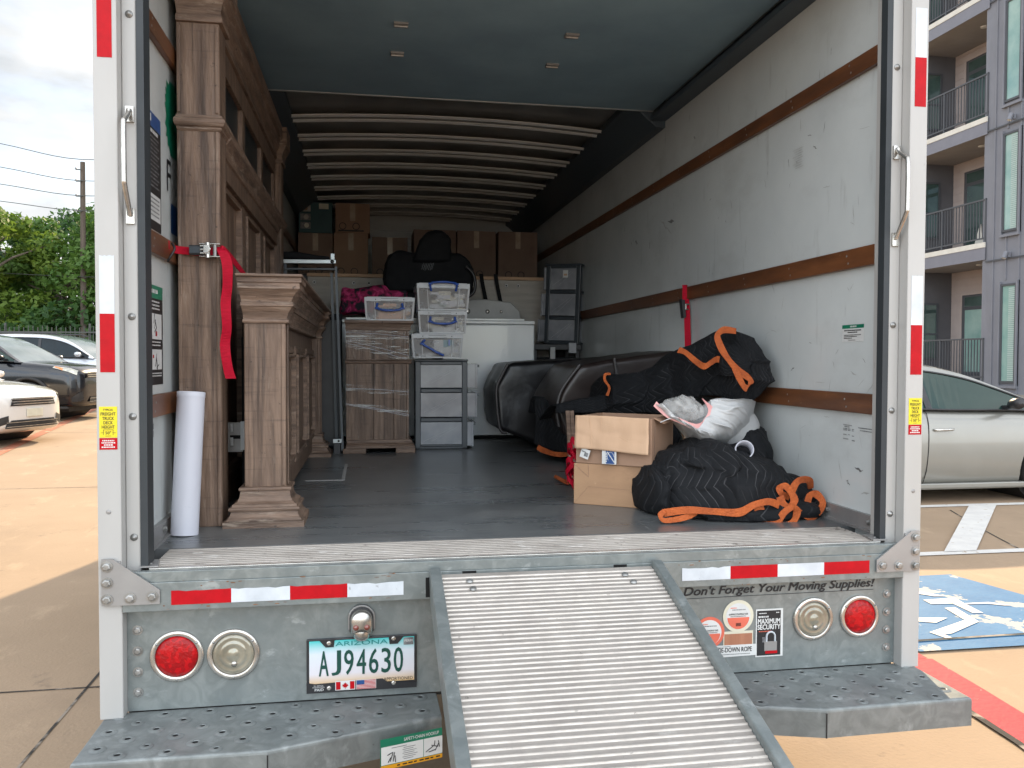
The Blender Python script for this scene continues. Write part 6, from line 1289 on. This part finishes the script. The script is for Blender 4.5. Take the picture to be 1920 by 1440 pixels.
for z0, z1 in ((.97, 3.32), (4.55, 6.88), (7.61, 10.0), (10.7, 13.0)):
    for yy0 in (14.80, 12.4, 10.0):
        b = MB(); yy1 = yy0+.50; x = BX-.045
        for a_ in ((yy0, yy0+.05, z0, z1), (yy1-.05, yy1, z0, z1), (yy0+.05, yy1-.05, z0, z0+.05), (yy0+.05, yy1-.05, z1-.05, z1)): b.box(x, BX-.0004, *a_, WINF)
        b.box(x-.02, BX-.0004, yy0-.05, yy0-.0005, z0-.06, z1+.06, SIDG); b.box(x-.02, BX-.0004, yy1+.0005, yy1+.05, z0-.06, z1+.06, SIDG); b.box(x-.03, BX-.0004, yy0-.06, yy1+.06, z0-.12, z0-.0605, SIDG)
        w_ = b.build('window', BG); b = MB(); b.box(BX-.018, BX-.012, yy0+.051, yy1-.051, z0+.051, z1-.051, WGREEN); b.build('window_pane', w_)
        if z0 < 7:
            b = MB(); zz = z0+.06
            while zz < z1-.10: b.box(BX-.025, BX-.0185, yy0+.055, yy0+.26, zz, zz+.028, BLIND); zz += .045
            b.build('window_blind', w_)
FL = (.98, 4.39, 7.44, 10.48)
b = MB(); b.box(15.9, 16.1, 15.8, 19.0, .55, 13.6, SIDB)
for k in range(65): b.box(15.888, 15.8995, 15.81, 18.99, .6+k*.2, .6+k*.2+.185, SIDB)
b.build('back_wall', BG)
b = MB(); b.box(BX, 16.1, 19.0, 27, .55, 13.6, SIDD); b.box(BX-.02, BX-.0002, 19.0, 19.12, .6, 13.6, SIDG); b.build('side_wall', BG)
b = MB(); b.box(BX, BX+.12, 15.801, 15.90, .6, 13.6, SIDG); b.box(BX-.001, 15.9, 15.9005, 15.96, .6, 13.6, SIDG); b.build('corner_post', BG)
for i, z in enumerate(FL):
    b = MB(); b.box(BX-.03, 15.887, 15.96, 18.999, z-.40, z-.001, SOFF); sl = b.build('balcony', BG)
    if i: 
        b = MB(); b.box(BX-.06, BX-.0305, 15.83, 19.1, z-.115, z+.01, FASC); b.build('fascia', sl)
        b = MB(); b.box(BX-.045, BX-.0305, 15.83, 19.1, z-.42, z-.1155, GREYF); b.build('slab_edge', sl)
        b = MB(); b.lathe([(.10, 0), (.10, .02), (.06, .03), (0, .03)], (15.1, 16.9, z-.4005), (0, 0, -1), PAPER, 20); b.build('ceiling_light', sl)
    b = MB(); zr0, zr1 = z+.10, z+1.08
    b.box(BX-.02, BX+.02, 15.85, 19.0, zr1-.04, zr1, WINF); b.box(BX-.015, BX+.015, 15.85, 19.0, zr0, zr0+.035, WINF)
    y = 15.86
    while y < 18.98: b.box(BX-.009, BX+.009, y, y+.018, zr0+.0355, zr1-.0405, WINF); y += .105
    for y in (15.85, 17.42, 18.96): b.box(BX-.022, BX+.022, y, y+.045, z, zr1+.002, WINF)
    b.build('railing', sl)
    b = MB(); x = 15.888; b.box(x-.05, x-.0005, 17.42, 17.50, z, z+2.42, SIDB); b.box(x-.05, x-.0005, 18.50, 18.58, z, z+2.42, SIDB); b.box(x-.05, x-.0005, 17.5005, 18.4995, z+2.34, z+2.42, SIDB); df = b.build('door_frame', BG)
    b = MB(); b.box(x-.035, x-.002, 17.501, 18.499, z+.01, z+2.339, WINF); b.build('door', df)
    b = MB(); b.box(x-.042, x-.0355, 17.62, 18.38, z+.22, z+1.92, WGREEN if i == 0 else DGL); b.box(x-.041, x-.0355, 17.60, 18.40, z+2.02, z+2.28, DGL); b.build('door_pane', df)
    b = MB(); y = 19.0
    for a_ in ((14.52, 14.57, z+.55, z+2.15), (15.42, 15.47, z+.55, z+2.15), (14.571, 15.419, z+.55, z+.60), (14.571, 15.419, z+2.10, z+2.15), (14.571, 15.419, z+1.25, z+1.30)): b.box(a_[0], a_[1], y-.03, y-.0005, a_[2], a_[3], WINF)
    w_ = b.build('window', BG); b = MB(); b.box(14.5705, 15.4195, y-.015, y-.002, z+.601, z+2.099, DGL); b.build('window_pane', w_)
for px, py in ((1886, 474), (1896, 215)):
    p = at(px, py, x=BX-.14); b = MB(); b.cyl((BX-.14, p.y-.01, p.z+.02), (BX-.20, p.y-.01, p.z-.13), .055, SIDG, 16); b.box(BX-.10, BX-.03, p.y-.03, p.y+.03, p.z-.10, p.z+.02, SIDG); b.lathe([(.05, 0), (0, .001)], (BX-.201, p.y-.01, p.z-.132), (-.37, 0, -.93), PAPER, 14); b.build('wall_lamp', BG, bevel=.003)
b = MB(); b.box(16.1, 24, 15.8, 27, .5, 13.6, SIDD); b.box(14.2, 24.2, 8.3, 27.2, 13.6, 13.9, FASC); b.build('roof', BG)
# pale cloth on a balcony rail
b = MB(); p = at(1836, 428, x=14.9); b.prism([(14.9, p.y-.18, 4.42), (14.9, p.y+.20, 4.42), (14.9, p.y-.02, 5.0)], (.05, 0, 0), FASC); o = b.build('folded_parasol', loc=(14.9, p.y, 4.4), bevel=.01); tag(o, 'cream folded parasol standing on the middle balcony', 'parasol')

# ================================================================ FENCE, POLE, WIRES
FEN = mat('dark_fence_metal', (.05, .055, .05), .6)
FT = thing('metal_fence', (-14, 31, .6), 'dark metal picket fence in front of the trees', 'fence')
b = MB(); x = -34; yf = 31.0; zg = gz(yf)
while x < 2: b.box(x, x+.025, yf, yf+.025, zg, zg+2.05+(.06 if int(x*8) % 2 else 0), FEN); x += .16
b.box(-34, 2, yf-.02, yf-.0005, zg+.25, zg+.30, FEN); b.box(-34, 2, yf-.02, yf-.0005, zg+1.85, zg+1.90, FEN); b.build('fence_picket', FT)
for i in range(13): b = MB(); b.box(-34+i*2.9, -33.93+i*2.9, yf+.03, yf+.10, zg, zg+2.2, FEN); b.build('fence_post', FT)
PW = mat('creosoted_pole_wood', (.06, .045, .035), .85, c2=(.10, .08, .06), ns=3, st=(5, 5, .3))
a = at(157, 700, y=35); c = at(155, 304, y=35); PO = thing('utility_pole', (a.x, 35, gz(35)), 'dark wooden utility pole in front of the trees', 'pole')
b = MB(); b.tube([(a.x, 35, gz(35)), (c.x, 35, c.z)], [.125, .095], PW, 16); b.build('pole', PO)
b = MB()
for py in (318, 340, 368, 396): q = at(152, py, y=34.86); b.box(c.x-.22, c.x-.02, 34.84, 34.88, q.z-.02, q.z+.02, FEN); b.lathe([(.04, 0), (.05, .03), (.03, .08), (0, .09)], (c.x-.22, 34.86, q.z), (0, 0, 1), GREYP, 10)
b.build('insulator', PO)
for i, (pa, pb) in enumerate(((269, 299), (313, 339), (345, 367), (377, 395), (512, 519))):
    A_ = at(0, pa, y=37); C_ = at(153, pb, y=34.86); D_ = C_+(C_-A_)*1.2; D_.z = C_.z-.2; E_ = A_+(A_-C_)*1.5; b = MB(); b.tube(crv([E_, A_, C_, D_], 6), .016, FEN, 5)
    o = b.build('power_line', loc=C_); tag(o, ('topmost overhead wire meeting the top of the utility pole', 'second overhead wire from the top of the utility pole', 'third overhead wire from the top of the utility pole', 'fourth overhead wire down, just above the tree tops', 'low wire crossing in front of the trees')[i], 'wire', 'overhead wires')

# ================================================================ TREES
def leafm(name, c, c2):
    def ex(m, t, n, l, b, co):
        tr = n.new('ShaderNodeBsdfTranslucent'); mx_ = n.new('ShaderNodeMixShader'); mx_.inputs[0].default_value = .45
        src = b.inputs['Base Color'].links[0].from_socket; l.new(src, tr.inputs[0]); l.new(b.outputs[0], mx_.inputs[1]); l.new(tr.outputs[0], mx_.inputs[2])
        l.new(mx_.outputs[0], n['Material Output'].inputs[0])
    return mat(name, c, .6, c2=c2, ns=1.1, nd=3, lo=.35, hi=.65, extra=ex)
LF = [leafm('yellow_green_leaves', (.09, .17, .022), (.20, .29, .04)), leafm('mid_green_leaves', (.06, .14, .025), (.12, .22, .04)), leafm('deep_green_leaves', (.03, .085, .025), (.06, .13, .03))]
BARK = mat('grey_brown_bark', (.10, .08, .06), .9, c2=(.16, .13, .1), ns=5)
def make_tree(h, r, m, seed, label, loc, n=9000):
    rnd = random.Random(seed); z0 = h*.22; t = thing('broadleaf_tree', (0, 0, 0), label, 'tree', 'trees behind the fence'); b = MB()
    P = [Vector((0, 0, 0)), Vector((.1, .05, h*.25)), Vector((-.08, .1, h*.5)), Vector((.1, 0, h*.8))]; b.tube(crv(P, 4), [.24-.2*i/12 for i in range(13)], BARK, 8)
    cl = []
    for i in range(34):
        th = rnd.uniform(0, 6.28); zz = rnd.uniform(.0, 1); rr = r*math.sin(math.pi*(.12+.80*zz))**.6*rnd.uniform(.45, 1.0); cl.append((Vector((math.cos(th)*rr, math.sin(th)*rr, z0+(h-z0)*(.04+.90*zz))), rnd.uniform(.16, .30)*r))
    for c_, rr in cl[::3]: b.tube([Vector((0, 0, min(c_.z*.7, h*.7))), c_*.55+Vector((0, 0, c_.z*.35)), c_], [.08, .05, .02], BARK, 5)
    b.build('trunk', t); b = MB(); vs = []; fs = []
    for i in range(n):
        c_, rr = cl[rnd.randrange(len(cl))]; d = Vector((rnd.gauss(0, 1), rnd.gauss(0, 1), rnd.gauss(0, 1))).normalized(); p = c_+Vector((d.x, d.y, d.z*.8))*rr*rnd.uniform(.55, 1.12)**.8
        u = Vector((rnd.gauss(0, 1), rnd.gauss(0, 1), rnd.gauss(0, .6))).normalized(); w_ = u.cross(d+Vector((0, 0, .3))).normalized(); s_ = rnd.uniform(.07, .17)
        k = len(vs); vs += [p-u*s_, p-w_*s_*.55, p+u*s_, p+w_*s_*.55]; fs.append((k, k+1, k+2, k+3))
    b.add(vs, fs, m); b.build('crown', t); t.location = loc; return t
TR = [make_tree(7.6, 3.1, LF[0], 1, 'bright yellow green leafy tree at the far left', (-16.9, 36, gz(36))), make_tree(7.0, 3.0, LF[1], 2, 'mid green leafy tree just left of the utility pole', (-13.8, 38.5, gz(38)))]
TR.append(make_tree(7.9, 3.4, LF[2], 3, 'deep green leafy tree behind the left end of the fence', (-20.5, 40, gz(40))))
for i, (k, x, y, s_, rot, lab) in enumerate(((1, -10.8, 37.5, 1.12, 1.2, 'mid green leafy tree right of the utility pole beside the truck post'), (2, -15.6, 43, 1.02, 2.5, 'deep green tree standing behind the gap between the two front trees'), (0, -25.5, 37, 1.05, .7, 'yellow green leafy tree beyond the left edge'), (2, -11.8, 44, 1.1, 4, 'deep green tree far behind the utility pole'), (1, -7, 40, 1.0, 5, 'mid green leafy tree hidden behind the truck'), (1, -19, 45, 1.1, 3, 'mid green tree at the back behind the bright tree'))):
    c = copy_tree(TR[k]); c.location = (x, y, gz(y)); c.scale = (s_, s_, s_); c.rotation_euler = (0, 0, rot); c['label'] = lab
rnd = random.Random(12); b = MB(); vs = []; fs = []
for i in range(16000):
    x = rnd.uniform(-34, 3); y = rnd.uniform(33.5, 36.5)+rnd.uniform(0, 6)*rnd.random(); top = 2.6+1.5*NZ.noise(Vector((x*.35, y*.2, 3))); z = gz(y)+rnd.random()**.7*top
    u = Vector((rnd.gauss(0, 1), rnd.gauss(0, 1), rnd.gauss(0, .8))).normalized(); w_ = u.orthogonal().normalized(); s_ = rnd.uniform(.08, .2); p = Vector((x, y, z)); k = len(vs); vs += [p-u*s_, p-w_*s_*.6, p+u*s_, p+w_*s_*.6]; fs.append((k, k+1, k+2, k+3))
b.add(vs, fs, LF[2]); o = b.build('undergrowth', loc=(-15, 35, gz(35))); tag(o, 'dense green undergrowth below the trees behind the fence', 'shrubs', None, 'stuff')
GRS = mat('dark_green_verge', (.05, .085, .025), .9, c2=(.10, .13, .04), ns=1.5)
b = MB(); b.quad((-120, 31.8, gz(31.8)+.01), (60, 31.8, gz(31.8)+.01), (60, 160, gz(160)+.01), (-120, 160, gz(160)+.01), GRS); b.build('grass_verge', kind='structure')
